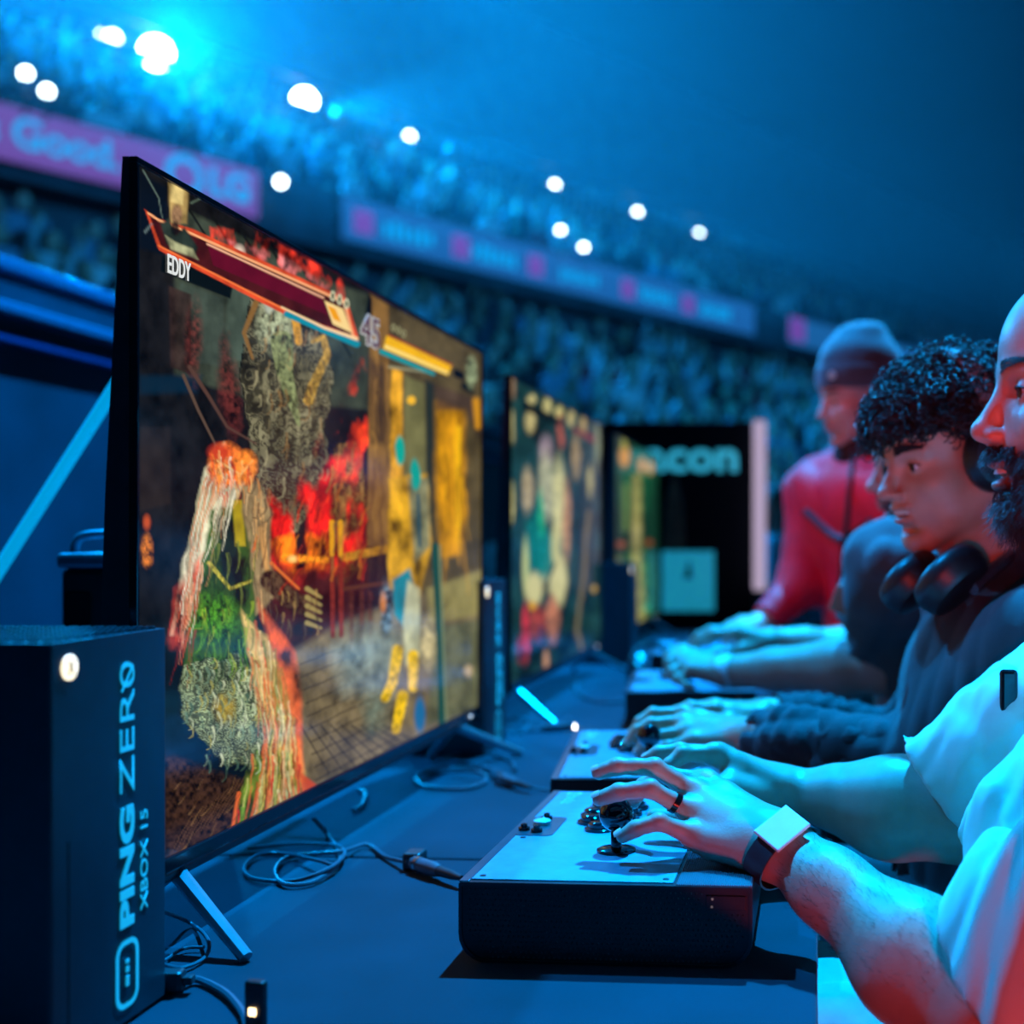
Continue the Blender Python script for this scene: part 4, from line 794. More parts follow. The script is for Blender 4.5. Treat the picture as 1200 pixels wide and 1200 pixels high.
# ------------------------------------------------------------------ smooth implicit bodies -> one continuous mesh (surface nets)
def V3(*a): return np.array(a[0] if len(a) == 1 else a, np.float32)
class Fld:
    def __init__(s, lo, hi, vox, F=None):
        s.lo = V3(list(lo)); s.vox = vox; s.n = np.maximum(np.ceil((V3(list(hi)) - s.lo) / vox).astype(int) + 1, 4)
        s.F = np.full(tuple(s.n), .2, np.float32) if F is None else F
        s.ax = [s.lo[i] + np.arange(s.n[i], dtype=np.float32) * vox for i in range(3)]
    def clone(s):
        f = Fld.__new__(Fld); f.lo, f.vox, f.n, f.ax = s.lo, s.vox, s.n, s.ax; f.F = np.full(tuple(s.n), .2, np.float32); return f
    def _sl(s, lo, hi, pad):
        a = np.clip(np.floor((lo - pad - s.lo) / s.vox).astype(int), 0, s.n); b = np.clip(np.ceil((hi + pad - s.lo) / s.vox).astype(int) + 1, 0, s.n)
        if (b <= a).any(): return None
        sl = tuple(slice(a[i], b[i]) for i in range(3))
        return sl, s.ax[0][sl[0]][:, None, None], s.ax[1][sl[1]][None, :, None], s.ax[2][sl[2]][None, None, :]
    def put(s, sl, d, k, op):
        A = s.F[sl]
        if op == 'sub':
            d = -d; h = np.clip(k - np.abs(A - d), 0, None) / max(k, 1e-6); s.F[sl] = np.maximum(A, d) + h * h * k * .25
        else:
            h = np.clip(k - np.abs(A - d), 0, None) / max(k, 1e-6); s.F[sl] = np.minimum(A, d) - h * h * k * .25
    def cap(s, a, b, ra, rb=None, k=.01, op='add', flat=None):
        """tapered capsule a->b; flat=(axis, factor) squashes it"""
        a = V3(list(a)); b = V3(list(b)); rb = ra if rb is None else rb; r = max(ra, rb)
        q = s._sl(np.minimum(a, b) - r, np.maximum(a, b) + r, k + 3 * s.vox)
        if q is None: return s
        sl, X, Y, Z = q; d = b - a; L = float((d * d).sum()) + 1e-12
        px, py, pz = X - a[0], Y - a[1], Z - a[2]
        t = np.clip((px * d[0] + py * d[1] + pz * d[2]) / L, 0, 1)
        qx, qy, qz = px - d[0] * t, py - d[1] * t, pz - d[2] * t
        if flat is not None:
            n = V3(list(Vector(flat[0]).normalized())); dn = qx * n[0] + qy * n[1] + qz * n[2]; e = (1 / flat[1] - 1)
            rr = np.sqrt(qx * qx + qy * qy + qz * qz + dn * dn * (e * e + 2 * e)); dist = (rr - (ra + (rb - ra) * t)) * (flat[1] ** .5)
        else: dist = np.sqrt(qx * qx + qy * qy + qz * qz) - (ra + (rb - ra) * t)
        s.put(sl, dist.astype(np.float32), k, op); return s
    def ell(s, c, r, M=None, k=.01, op='add'):
        c = V3(list(c)); r = V3(list(r)); q = s._sl(c - r.max(), c + r.max(), k + 3 * s.vox)
        if q is None: return s
        sl, X, Y, Z = q; x, y, z = X - c[0], Y - c[1], Z - c[2]
        if M is not None: x, y, z = [x * M[0][i] + y * M[1][i] + z * M[2][i] for i in range(3)]
        k0 = np.sqrt((x / r[0]) ** 2 + (y / r[1]) ** 2 + (z / r[2]) ** 2); k1 = np.sqrt((x / r[0] ** 2) ** 2 + (y / r[1] ** 2) ** 2 + (z / r[2] ** 2) ** 2) + 1e-9
        s.put(sl, (k0 * (k0 - 1) / k1).astype(np.float32), k, op); return s
    def chain(s, pts, rs, k=.01, op='add'):
        for i in range(len(pts) - 1): s.cap(pts[i], pts[i + 1], rs[i], rs[i + 1], k, op)
        return s
    def plane_cut(s, p, n, lo, hi, k=.002):  # remove what lies beyond the plane, within a box
        p = V3(list(p)); n = V3(list(n)); n = n / np.linalg.norm(n); q = s._sl(V3(list(lo)), V3(list(hi)), 0)
        if q is None: return s
        sl, X, Y, Z = q; d = (X - p[0]) * n[0] + (Y - p[1]) * n[1] + (Z - p[2]) * n[2]
        s.F[sl] = np.maximum(s.F[sl], d.astype(np.float32)); return s
    def folds(s, amp, fr=30., seed=0, dirv=(0, 0, 1), stretch=.3):
        r = np.random.RandomState(seed); X, Y, Z = s.ax[0][:, None, None], s.ax[1][None, :, None], s.ax[2][None, None, :]
        f = 0; dv = V3(list(Vector(dirv).normalized()))
        for i in range(5):
            a = r.randn(3).astype(np.float32); a /= np.linalg.norm(a); a = a - dv * a.dot(dv) * (1 - stretch); a *= fr * (1 + .5 * i)
            b = r.randn(3).astype(np.float32) * fr * .35; ph = r.rand(2) * 6.28
            w_ = a[0] * X + a[1] * Y + a[2] * Z + ph[0] + 1.3 * np.sin(b[0] * X + b[1] * Y + b[2] * Z + ph[1])
            f = f + (1 - np.abs(np.sin(w_)) * 1.6) / (1 + .6 * i)
        s.F += np.float32(amp / 2.2) * f.astype(np.float32); return s
    def merge(s, base, groups, k):
        out = base.F
        for g in groups:
            A, B = base.F, g.F; h = np.clip(k - np.abs(A - B), 0, None) / k; out = np.minimum(out, np.minimum(A, B) - h * h * k * .25)
        h = np.clip(.004 - np.abs(s.F - out), 0, None) / .004; s.F = np.minimum(s.F, out) - h * h * .001; return s
    def join(s, g, k):
        h = np.clip(k - np.abs(s.F - g.F), 0, None) / k; s.F = np.minimum(s.F, g.F) - h * h * k * .25; return s
    def nets(s):
        F = s.F; Sg = F < 0; nx, ny, nz = F.shape
        c = np.zeros((nx - 1, ny - 1, nz - 1), np.int8)
        for i in (0, 1):
            for j in (0, 1):
                for k in (0, 1): c += Sg[i:nx - 1 + i, j:ny - 1 + j, k:nz - 1 + k]
        act = (c > 0) & (c < 8); idx = np.full(act.shape, -1, np.int32); I, J, K = np.nonzero(act); idx[I, J, K] = np.arange(len(I))
        acc = np.zeros((len(I), 3), np.float32); cnt = np.zeros(len(I), np.float32)
        cor = [(0, 0, 0), (1, 0, 0), (0, 1, 0), (1, 1, 0), (0, 0, 1), (1, 0, 1), (0, 1, 1), (1, 1, 1)]
        vals = [F[I + a, J + b, K + d] for a, b, d in cor]
        for p, q in ((0, 1), (2, 3), (4, 5), (6, 7), (0, 2), (1, 3), (4, 6), (5, 7), (0, 4), (1, 5), (2, 6), (3, 7)):
            a, b = vals[p], vals[q]; m = (a < 0) != (b < 0); t = np.where(m, a / np.where(m, a - b, 1), 0)
            for ax in range(3): acc[:, ax] += np.where(m, cor[p][ax] + (cor[q][ax] - cor[p][ax]) * t, 0)
            cnt += m
        v = (np.stack([I, J, K], -1) + acc / cnt[:, None]) * s.vox + s.lo
        fs = []
        for ax in range(3):
            A = [slice(None)] * 3; B = [slice(None)] * 3; A[ax] = slice(0, -1); B[ax] = slice(1, None)
            ch = Sg[tuple(A)] != Sg[tuple(B)]; i, j, k = np.nonzero(ch); o1, o2 = [(1, 2), (2, 0), (0, 1)][ax]
            P_ = np.stack([i, j, k], -1); ok = (P_[:, o1] > 0) & (P_[:, o2] > 0) & (P_[:, o1] < F.shape[o1] - 1) & (P_[:, o2] < F.shape[o2] - 1); P_ = P_[ok]
            ins = Sg[tuple(P_.T)]; q = []
            for d1, d2 in ((-1, -1), (0, -1), (0, 0), (-1, 0)):
                Q = P_.copy(); Q[:, o1] += d1; Q[:, o2] += d2; q.append(idx[tuple(Q.T)])
            q = np.stack(q, -1); q[~ins] = q[~ins][:, ::-1]; fs.append(q)
        f = np.concatenate(fs); f = f[(f >= 0).all(1)]; used = np.zeros(len(v), bool); used[f.ravel()] = True; mp = np.cumsum(used) - 1; return v[used], mp[f]
def smooth_vf(v, f, it, lam=.5):
    e = np.concatenate([f[:, [0, 1]], f[:, [1, 2]], f[:, [2, 3]], f[:, [3, 0]]]); n = len(v)
    deg = np.bincount(e[:, 0], minlength=n) + np.bincount(e[:, 1], minlength=n)
    for _ in range(it):
        a = np.stack([np.bincount(e[:, 0], v[e[:, 1], i], n) + np.bincount(e[:, 1], v[e[:, 0], i], n) for i in range(3)], -1)
        v = v + (a / np.maximum(deg, 1)[:, None] - v) * lam
    return v
def vf_mesh(name, vfs, origin=(0, 0, 0), tone=None):
    V = []; Fc = []; o = 0
    for v, f in vfs: V.append(v - V3(list(origin))); Fc.append(f + o); o += len(v)
    V = np.concatenate(V); Fc = np.concatenate(Fc); me = bpy.data.meshes.new(name)
    me.vertices.add(len(V)); me.vertices.foreach_set('co', V.astype(np.float32).reshape(-1)); me.loops.add(len(Fc) * 4); me.loops.foreach_set('vertex_index', Fc.reshape(-1).astype(np.int32))
    me.polygons.add(len(Fc)); me.polygons.foreach_set('loop_start', np.arange(len(Fc)) * 4); me.polygons.foreach_set('loop_total', np.full(len(Fc), 4)); me.polygons.foreach_set('use_smooth', np.ones(len(Fc), bool)); me.update(calc_edges=True)
    if tone is not None:
        a = me.color_attributes.new('Tone', 'FLOAT_COLOR', 'POINT'); c = np.ones((len(V), 4), np.float32); c[:, :3] = tone(V + V3(list(origin))); a.data.foreach_set('color', c.reshape(-1))
    return me
def basis(fwd, up=(0, 0, 1)):
    f = Vector(fwd).normalized(); l = Vector(up).cross(f).normalized(); u = f.cross(l); return f, l, u
class HeadFrame:
    def __init__(s, c, fwd, up=(0, 0, 1), sc=1.):
        s.c = Vector(c); s.f, s.l, s.u = basis(fwd, up); s.sc = sc; s.M = np.array([s.f, s.l, s.u], np.float32).T
    def __call__(s, x, y, z): return s.c + (s.f * x + s.l * y + s.u * z) * s.sc
    def local(s, V): return (V - V3(list(s.c))) @ s.M / s.sc
def head(F, H, jaw=1., open_=0., nose=1., fat=0., lift=0.):
    k = H.sc
    E = lambda c, r, kk=.02, op='add': F.ell(H(*c), [q * k for q in r], H.M, kk * k, op)
    Cp = lambda a, b, ra, rb, kk=.02, op='add': F.cap(H(*a), H(*b), ra * k, rb * k, kk * k, op)
    E((-.020, 0, .036), (.098, .076, .082)); E((.034, 0, .036), (.052, .060, .056), .03)
    E((.030, 0, -.022), (.056, .058 + fat, .070), .02)
    for s in (1, -1):
        Cp((-.008, s * .052 * jaw, -.050), (.058, s * .016, -.098), .019, .016, .03); E((.050, s * .042, -.030), (.024, .020, .018), .02)
        E((.030, s * (.034 + fat), -.062), (.034, .024, .030), .02)
        Cp((.078, s * .010, .016), (.066, s * .044, .017), .0085, .0075, .012)
    E((.066, 0, -.098), (.017, .020, .016), .018); E((.066, 0, -.052), (.024, .028, .026), .015)
    for s in (1, -1): E((.086, s * .031, -.003), (.013, .016, .010), .012, 'sub')
    n = nose
    Cp((.080, 0, .010), (.103 * n, 0, -.030), .0062, .0092, .010); E((.104 * n, 0, -.033), (.0105, .0105, .0088), .006)
    for s in (1, -1): E((.092, s * .0122, -.037), (.0095, .0056, .0062), .005); E((.099, s * .0068, -.0445), (.0045, .0032, .0035), .0015, 'sub')
    Cp((.090, 0, -.046), (.089, 0, -.056), .005, .005, .008)
    o = open_; t = lift
    E((.087, 0, -.0605 + o * .2 + t), (.0085, .0235, .0052), .005); E((.085 - o * .25, 0, -.0715 - o * .8 + t), (.0085, .0205, .0062), .005)
    E((.096 - o * .2, 0, -.0662 - o * .3 + t), (.017, .021, .0012 + o * .6), .002, 'sub')
    E((.075, 0, -.0835 - o * .5), (.006, .016, .005), .008, 'sub')
    for s in (1, -1):
        E((.0665, s * .0310, -.002), (.0140, .0150, .0138), .003); E((.0810, s * .0315, -.003), (.0080, .0126, .0036), .0015, 'sub')
        E((-.014, s * .0765, -.010), (.018, .0065, .031), .005); E((-.008, s * .0835, -.006), (.009, .004, .017), .004, 'sub')
    Cp((-.025, 0, -.055), (-.05, 0, -.19), .052, .055, .03); Cp((.0, 0, -.09), (-.02, 0, -.19), .035, .040, .02)
def eyes(H, parent, org, iris=(.05, .03, .02), look=(1, 0, -.1), gaze_l=0.):
    wm = mat('eye_white', (.75, .75, .74), .15, nvar=.05); im = mat('iris_' + str(int(iris[0] * 100)), iris, .1, nvar=.2); pm = mat('pupil', (.003, .003, .003), .05, nvar=.1)
    for s in (1, -1):
        c = H(.0665, s * .031, -.003); lk = (H.f * 1 + H.l * gaze_l + H.u * look[2]).normalized(); q = lk.to_track_quat('Z', 'Y').to_matrix().to_4x4(); k = H.sc
        bm = bmesh.new(); bmesh.ops.create_uvsphere(bm, u_segments=16, v_segments=12, radius=.0128 * k); m = MB().bm(bm)
        e = m.build('eye', wm, parent, True, ang=80); e.matrix_local = Matrix.Translation(c - org) @ q
        MB().lathe([(.0070 * k, .0107 * k), (.0066 * k, .0117 * k), (.003 * k, .0127 * k)], (0, 0, 0), 16).build('iris', im, e, True, ang=80)
        MB().lathe([(.0032 * k, .0125 * k), (.0024 * k, .0131 * k)], (0, 0, 0), 12).build('pupil', pm, e)
def lashes(H, parent, org, n=1):
    for s in (1, -1):
        pts = [H(.0665 + .0147 * math.cos(a) * .98, s * (.031 + .0147 * math.sin(a)), -.002 + .0036 * math.cos(a * 1.3)) - org for a in [R(q) for q in range(-55, 66, 12)]]
        MB().tube(pts, .0009, 5).build('eyelashes', hairm, parent, True)
def fingerchain(F, pts, r0, r1, k=.003):
    """pts MCP,PIP,DIP,TIP ; slight knuckle bulges"""
    g = F.clone(); n = len(pts); rr = [r0 + (r1 - r0) * i / (n - 1) for i in range(n)]
    for i in range(n - 1):
        a, b = Vector(pts[i]), Vector(pts[i + 1]); m = a.lerp(b, .5); rm = (rr[i] + rr[i + 1]) / 2 * .95
        g.cap(a, m, rr[i], rm, k); g.cap(m, b, rm, rr[i + 1], k)
        if i: g.ell(a, [rr[i] * 1.06] * 3, None, k)
    return g
def hand(F, wrist, fing, thumb, rw=.027, rf=None, palm_r=.0125, flat=None, upn=None, thumb_r=(.016, .0125, .0115, .0095)):
    """fing: list of 4 chains [MCP,PIP,DIP,TIP] index..pinky; thumb [CMC,MCP,IP,TIP]"""
    base = F.clone(); rf = rf or [(.0098, .0076), (.0100, .0078), (.0094, .0072), (.0084, .0064)]
    w_ = Vector(wrist); M = [Vector(f[0]) for f in fing]
    for i, m in enumerate(M):
        ctr = sum(M, Vector()) / 4; a = w_.lerp(m, .12) + (m - ctr) * .45
        base.cap(a, m, palm_r * 1.25, palm_r * .92, .014)
        base.ell(m, [palm_r * .93] * 3, None, .006)
    dn = (Vector(upn) * -1).normalized() if upn is not None else Vector((0, 0, -1))
    th = [Vector(p) for p in thumb]
    base.cap(w_.lerp(M[3], .2) + dn * .006, w_.lerp(M[3], .8) + dn * .008, .016, .013, .014)       # hypothenar
    base.cap(th[0], th[0].lerp(th[1], .9), .0175, .015, .016); base.cap(th[1], M[0].lerp(w_, .25), .009, .009, .016)  # thenar and web
    base.cap(w_.lerp(sum(M, Vector()) / 4, .3) + dn * .004, sum(M, Vector()) / 4 + dn * .004, .018, .013, .016)
    gs = [fingerchain(F, f, *rf[i]) for i, f in enumerate(fing)]
    t = F.clone(); t.cap(th[0], th[1], thumb_r[0], thumb_r[1], .004); t.cap(th[1], th[2], thumb_r[1], thumb_r[2], .004); t.cap(th[2], th[3], thumb_r[2], thumb_r[3], .004); t.ell(th[2], [thumb_r[2] * 1.05] * 3, None, .004)
    g = F.clone(); g.merge(base, gs + [t], .010); return g
def nail(parent, org, tip, dip, up, w=.0052, m=None, L=.0105, rr=.0074):
    t = Vector(tip); ax = (t - Vector(dip)).normalized(); up = Vector(up); up = (up - ax * up.dot(ax)).normalized(); sd = ax.cross(up); vs = []; nu, nv = 6, 6
    for i in range(nv + 1):
        for j in range(nu + 1):
            v = -.55 + 1.35 * i / nv; a = -1 + 2 * j / nu; rnd = (1 - .35 * max(0, v - .3) ** 2 * 2) * (1 - .10 * max(0, -v))
            x = a * w * rnd; h = math.sqrt(max(rr * rr * 1.03 - x * x, 0)) + .0004; vs.append(t + ax * (v * L * .62 + .001) + sd * x + up * (h * (1 - max(0, v) ** 2 * .16)) - org)
    MB().add(vs, [(i * (nu + 1) + j, i * (nu + 1) + j + 1, (i + 1) * (nu + 1) + j + 1, (i + 1) * (nu + 1) + j) for i in range(nv) for j in range(nu)]).build('fingernail', m or mat('nail', (.72, .52, .46), .22, coat=.4, nvar=.05), parent, True, ang=80)
def strands(paths, r0, r1, seg=3):
    """paths: array (n,p,3)"""
    P_ = np.asarray(paths, np.float32); n, p, _ = P_.shape; T = np.gradient(P_, axis=1); T /= np.linalg.norm(T, axis=2, keepdims=True) + 1e-9
    ref = np.array([.3, .5, .8], np.float32); A = np.cross(T, ref); A /= np.linalg.norm(A, axis=2, keepdims=True) + 1e-9; B = np.cross(T, A)
    rr = np.linspace(r0, r1, p)[None, :, None]; rings = []
    for k in range(seg): a = 2 * math.pi * k / seg; rings.append(P_ + (A * math.cos(a) + B * math.sin(a)) * rr)
    V = np.stack(rings, 2).reshape(-1, 3); b = (np.arange(n) * p * seg)[:, None, None]; i = (np.arange(p - 1) * seg)[None, :, None]; k = np.arange(seg)[None, None, :]; k2 = (k + 1) % seg
    f = np.stack(np.broadcast_arrays(b + i + k, b + i + k2, b + i + seg + k2, b + i + seg + k), -1).reshape(-1, 4); return V, f
# ------------------------------------------------------------------ people
skin1 = mat('skin', (.6, .4, .3), .42, attr='Tone', spec=.45, nvar=.07, nscale=60, bump=.12, bscale=420, sss=.06)
hairm = mat('hair_black', (.009, .008, .009), .48, spec=.45, nvar=.2)
def tone_fn(H, base, beard=0., beard_col=(.035, .028, .026), stub=.0):
    base = np.array(base, np.float32)
    def fn(V):
        c = np.tile(base, (len(V), 1)); L = H.local(V); x, y, z = L[:, 0], L[:, 1], L[:, 2]; near = (np.abs(x) < .14) & (np.abs(y) < .1) & (z > -.14) & (z < .14)
        def g(cx, cy, cz, rx, ry, rz): return np.clip(1.6 - 1.2 * np.sqrt(((x - cx) / rx) ** 2 + ((np.abs(y) - cy) / ry) ** 2 + ((z - cz) / rz) ** 2), 0, 1) * near
        lip = np.maximum(g(.09, 0, -.060, .016, .021, .0045), g(.088, 0, -.0735, .016, .018, .006)); c = c * (1 - lip[:, None] * .75) + np.array([.48, .17, .15]) * lip[:, None] * .75
        r = np.maximum(g(.105, 0, -.035, .014, .014, .012), g(.06, .042, -.03, .03, .02, .02)) * .25; c = c * (1 - r[:, None] * np.array([0, .3, .3]))
        if beard:
            jl = np.clip((-.043 - z + .35 * np.clip(.05 - x, 0, .1)) * 70, 0, 1) * np.clip((z + .155) * 40, 0, 1) * np.clip((x + .035) * 40, 0, 1); mo = g(.09, 0, -.052, .02, .028, .008)
            b = np.maximum(jl, mo) * (1 - lip) * near * beard; c = c * (1 - b[:, None]) + np.array(beard_col) * b[:, None]
        br = g(.07, .030, .021, .026, .021, .0045) * .7; c = c * (1 - br[:, None]) + np.array([.02, .015, .015]) * br[:, None]
        return c
    return fn
def brows(H, parent, org, th=1., n=150, seed=1):
    r = np.random.RandomState(seed)
    for s in (1, -1):
        ps = []
        for i in range(n):
            t = r.rand() ** .8; y = .010 + t * .038; z = .0185 + .005 * math.sin(t * 2.2) + r.uniform(-.0034, .0034) * th * (1.15 - t); x = .0890 - .0175 * t ** 1.6 + .001
            a = H(x, s * y, z); b = H(x - .001, s * (y + .007), z + .0016 - .005 * t + r.uniform(-.001, .001)); m = (a + b) / 2 + H.f * .0010; ps.append([a, m, b])
        v, f = strands(np.array(ps), .0004 * th, .00015); link('eyebrow', vf_mesh('eyebrow', [(v, f)], org), hairm, parent)['kind'] = 'stuff'
def hem_cut(F, c, d, r):
    """open end of a sleeve: cut beyond the hem c (d points up the sleeve)"""
    c = Vector(c); m = c - d * r * .9; F.plane_cut(c, -d, np.array(list(m)) - r * 1.25, np.array(list(m)) + r * 1.25)
def px(lst, d=None): return [W(*(p if len(p) == 3 else (*p, d))) for p in lst]
def bounds(pts, pad): a = np.array([list(p) for p in pts]); return a.min(0) - pad, a.max(0) + pad
def garment(name, F, m, parent, org, it=1):
    v, f = F.nets(); return link(name, vf_mesh(name, [(smooth_vf(v, f, it), f)], org), m, parent)
# ============ the near player, cream shirt
def player_one():
    org = Vector((.32, 1.12, .0)); E_ = empty('person', org, 0, 'bearded man in a cream T-shirt, nearest player, left hand over a joystick', 'person')
    sh_near = Vector((.345, .925, 1.02)); sh_far = Vector((.345, 1.315, 1.02))
    H = HeadFrame(W(1296, 465, 1.09), (-1, -.03, .04), (-.20, .0, 1), 1.04)
    # left hand (near), palm down over the ball
    wr = W(912, 990, 1.185)
    mid = px([(815, 929, 1.245), (767, 899, 1.240), (724, 898, 1.242), (702, 905, 1.244)]); rg = px([(812, 953, 1.222), (762, 924, 1.214), (725, 928, 1.216), (703, 936, 1.218)])
    pk = px([(815, 980, 1.202), (772, 963, 1.190), (745, 971, 1.188), (730, 980, 1.188)]); ix = px([(828, 917, 1.268), (782, 908, 1.274), (754, 921, 1.285), (742, 940, 1.292)])
    th = px([(880, 975, 1.225), (842, 968, 1.262), (800, 962, 1.290), (768, 958, 1.296)])
    el = W(1150, 1185, 1.035)
    def larm(F):
        up = (W(860, 900, 1.2) - W(880, 960, 1.2)).normalized() + Vector((0, 0, .4))
        g = hand(F, wr, [ix, mid, rg, pk], th, upn=up, rf=[(.0094, .0074), (.0098, .0078), (.0094, .0076), (.0088, .0068)], palm_r=.0128)
        fl = (Vector((-.25, -.45, .9)), .84)
        a = F.clone(); a.cap(wr.lerp(M_ := W(850, 965, 1.215), .35), wr, .024, .0265, .012, flat=fl); a.cap(wr, wr.lerp(el, .28), .0275, .034, .02, flat=fl)
        a.cap(wr.lerp(el, .28), wr.lerp(el, .68), .034, .047, .02); a.cap(wr.lerp(el, .68), el, .047, .046, .03)
        a.cap(el, sh_near, .048, .056, .03); a.ell(wr.lerp(el, .75) + Vector((0, 0, -.006)), (.05, .046, .046), None, .03)
        a.ell(wr + Vector((.006, -.012, .012)), (.011, .010, .009), None, .012)
        g.join(a, .016); F.join(g, .004)
    # right hand (far), fingers on the buttons
    wr2 = W(928, 928, 1.425); el2 = W(1122, 952, 1.365)
    ix2 = px([(838, 884, 1.40), (800, 884, 1.385), (785, 897, 1.38), (778, 912, 1.38)]); md2 = px([(842, 884, 1.425), (797, 880, 1.415), (772, 883, 1.41), (760, 889, 1.41)])
    rg2 = px([(850, 888, 1.45), (805, 883, 1.445), (780, 890, 1.445), (768, 902, 1.445)]); pk2 = px([(862, 896, 1.47), (822, 890, 1.47), (800, 898, 1.47), (790, 910, 1.47)])
    th2 = px([(890, 935, 1.395), (852, 925, 1.372), (820, 922, 1.36), (795, 925, 1.355)])
    def rarm(F):
        g = hand(F, wr2, [ix2, md2, rg2, pk2], th2, upn=(0, 0, 1), palm_r=.0125)
        fl = (Vector((0, -.3, .95)), .82); a = F.clone(); a.cap(wr2.lerp(W(860, 910, 1.43), .35), wr2, .023, .026, .012, flat=fl)
        a.cap(wr2, wr2.lerp(el2, .3), .0275, .036, .02, flat=fl); a.cap(wr2.lerp(el2, .3), wr2.lerp(el2, .65), .037, .048, .02); a.cap(wr2.lerp(el2, .65), el2, .048, .049, .03)
        a.ell(wr2.lerp(el2, .6) + Vector((0, 0, -.01)), (.05, .045, .046), None, .03); a.cap(el2, sh_far, .048, .056, .03); g.join(a, .016); F.join(g, .004)
    def torso(F):
        F.ell((.335, 1.12, .62), (.13, .165, .14), None, .06); F.ell((.325, 1.12, .80), (.115, .15, .16), None, .06); F.ell((.345, 1.12, .96), (.105, .165, .13), None, .06)
        F.cap(sh_near, sh_far, .055, .055, .05); F.cap(H(-.03, 0, -.1), (.35, 1.12, 1.02), .056, .06, .03)
        for y, kx, ky in ((1.03, .02, 1.22), (1.24, -.08, 1.36)): F.cap((.33, y, .60), (kx - .02, ky, .615), .085, .066, .04); F.cap((kx - .02, ky, .615), (kx + .02, ky, .12), .055, .04, .03); F.cap((kx + .03, ky, .05), (kx - .12, ky, .03), .04, .032, .03)
    vfs = []
    lo, hi = bounds([wr, el, *mid, *pk, *ix, W(1230, 1130, 1.02)], .06); F = Fld(lo, hi, .0019); larm(F); vfs.append(F.nets())
    lo, hi = bounds([wr2, el2, *md2, *pk2, *ix2, W(1200, 900, 1.34)], .06); F = Fld(lo, hi, .0022); rarm(F); vfs.append(F.nets())
    hc = np.array(list(H.c)); F = Fld(hc - [.16, .13, .22], hc + [.15, .13, .15], .0022); head(F, H, 1.05, .007, .965, .002); vfs.append(F.nets())
    F = Fld((-.25, .8, 0.), (.52, 1.50, 1.16), .012); torso(F); F.cap(el, sh_near, .045, .056, .03); F.cap(el2, sh_far, .045, .056, .03); vfs.append(F.nets())
    body = link('body', vf_mesh('body', [(smooth_vf(v, f, 1, .5), f) for v, f in vfs], org, tone_fn(H, (.52, .34, .26), 1.)), skin1, E_)
    for fch in (mid, rg, pk): nail(E_, org, fch[3], fch[2], W(700, 800, 1.2) - W(712, 900, 1.23), w=.0056, rr=.0080)
    nail(E_, org, pk[3], pk[2], Vector((-.5, -.3, 1)), w=.005, rr=.0071) if False else None
    for fch in (md2, ix2): nail(E_, org, fch[3], fch[2], (-.1, 0, 1))
    eyes(H, E_, org, gaze_l=.1); brows(H, E_, org, 1.3, 260); lashes(H, E_, org)
    MB().lathe([(.0195, -.0022), (.018, .0022)], (0, 0, 0), 14).build('teeth', mat('teeth', (.7, .72, .68), .25, nvar=.05), E_, True).matrix_local = Matrix.Translation(H(.072, 0, -.0652) - org)
    # beard and moustache strands
    r = np.random.RandomState(4); ps = []; v0, f0 = vfs[2]; L = H.local(v0); nn = np.zeros_like(v0); fv = v0[f0]; fn = np.cross(fv[:, 1] - fv[:, 0], fv[:, 2] - fv[:, 0])
    for i in range(4): np.add.at(nn, f0[:, i], fn)
    nn /= np.linalg.norm(nn, axis=1, keepdims=True) + 1e-9; x, y, z = L.T
    jl = ((-z + .4 * np.clip(.05 - x, 0, .1)) > .050) & (z > -.135) & (x > -.025) & ~((np.abs(y) < .024) & (z > -.082) & (x > .06))
    mo = (np.abs(y) < .030) & (z < -.045) & (z > -.0575) & (x > .06)
    for m_, cnt, ln in ((jl, 5200, .013), (mo, 900, .008)):
        I = np.nonzero(m_)[0]
        I = r.choice(I, cnt); a = v0[I]; dirn = nn[I] + np.array([0, 0, -.75]) + r.randn(cnt, 3) * .32; dirn /= np.linalg.norm(dirn, axis=1, keepdims=True); l = ln * r.uniform(.5, 1.2, (cnt, 1))
        ps.append(np.stack([a, a + dirn * l * .55, a + (dirn + np.array([0, 0, -.35]) + r.randn(cnt, 3) * .2) * l], 1))
    v, f = strands(np.concatenate(ps), .00042, .00014); tag(link('beard', vf_mesh('beard', [(v, f)], org), hairm, E_), kind='stuff')
    # arm hair, fine
    I = r.choice(len(vfs[0][0]), 9000); a = vfs[0][0][I]; ax = np.array(list((el - wr).normalized())); t = ((a - np.array(list(wr))) @ ax); I = I[(t > .03) & (a[:, 2] > .77)][:1500]; a = vfs[0][0][I]
    v0, f0 = vfs[0]; nn = np.zeros_like(v0); fv = v0[f0]; fn = np.cross(fv[:, 1] - fv[:, 0], fv[:, 2] - fv[:, 0])
    for i in range(4): np.add.at(nn, f0[:, i], fn)
    nn /= np.linalg.norm(nn, axis=1, keepdims=True) + 1e-9
    dirn = nn[I] * .6 - ax * .8 + r.randn(len(I), 3) * .25; l = r.uniform(.004, .009, (len(I), 1)); v, f = strands(np.stack([a, a + dirn * l * .5, a + (dirn - nn[I] * .4) * l], 1), .00013, .00006)
    tag(link('arm_hair', vf_mesh('arm_hair', [(v, f)], org), hairm, E_), kind='stuff')
    # cropped hair cap (back of the head)
    F = Fld(hc - [.06, .1, .05], hc + [.16, .1, .16], .004); F.ell(H(-.026, 0, .040), (.103 * 1.04, .080 * 1.04, .086 * 1.04), H.M); F.plane_cut(H(.0, 0, -.01), H.f * 1 - H.u * .55, hc - .3, hc + .3); garment('hair', F, hairm, E_, org)
    # shirt
    cream = mat('shirt_cream', (.78, .74, .64), .85, sheen=.15, nvar=.05, nscale=12, bump=.3, bscale=1500)
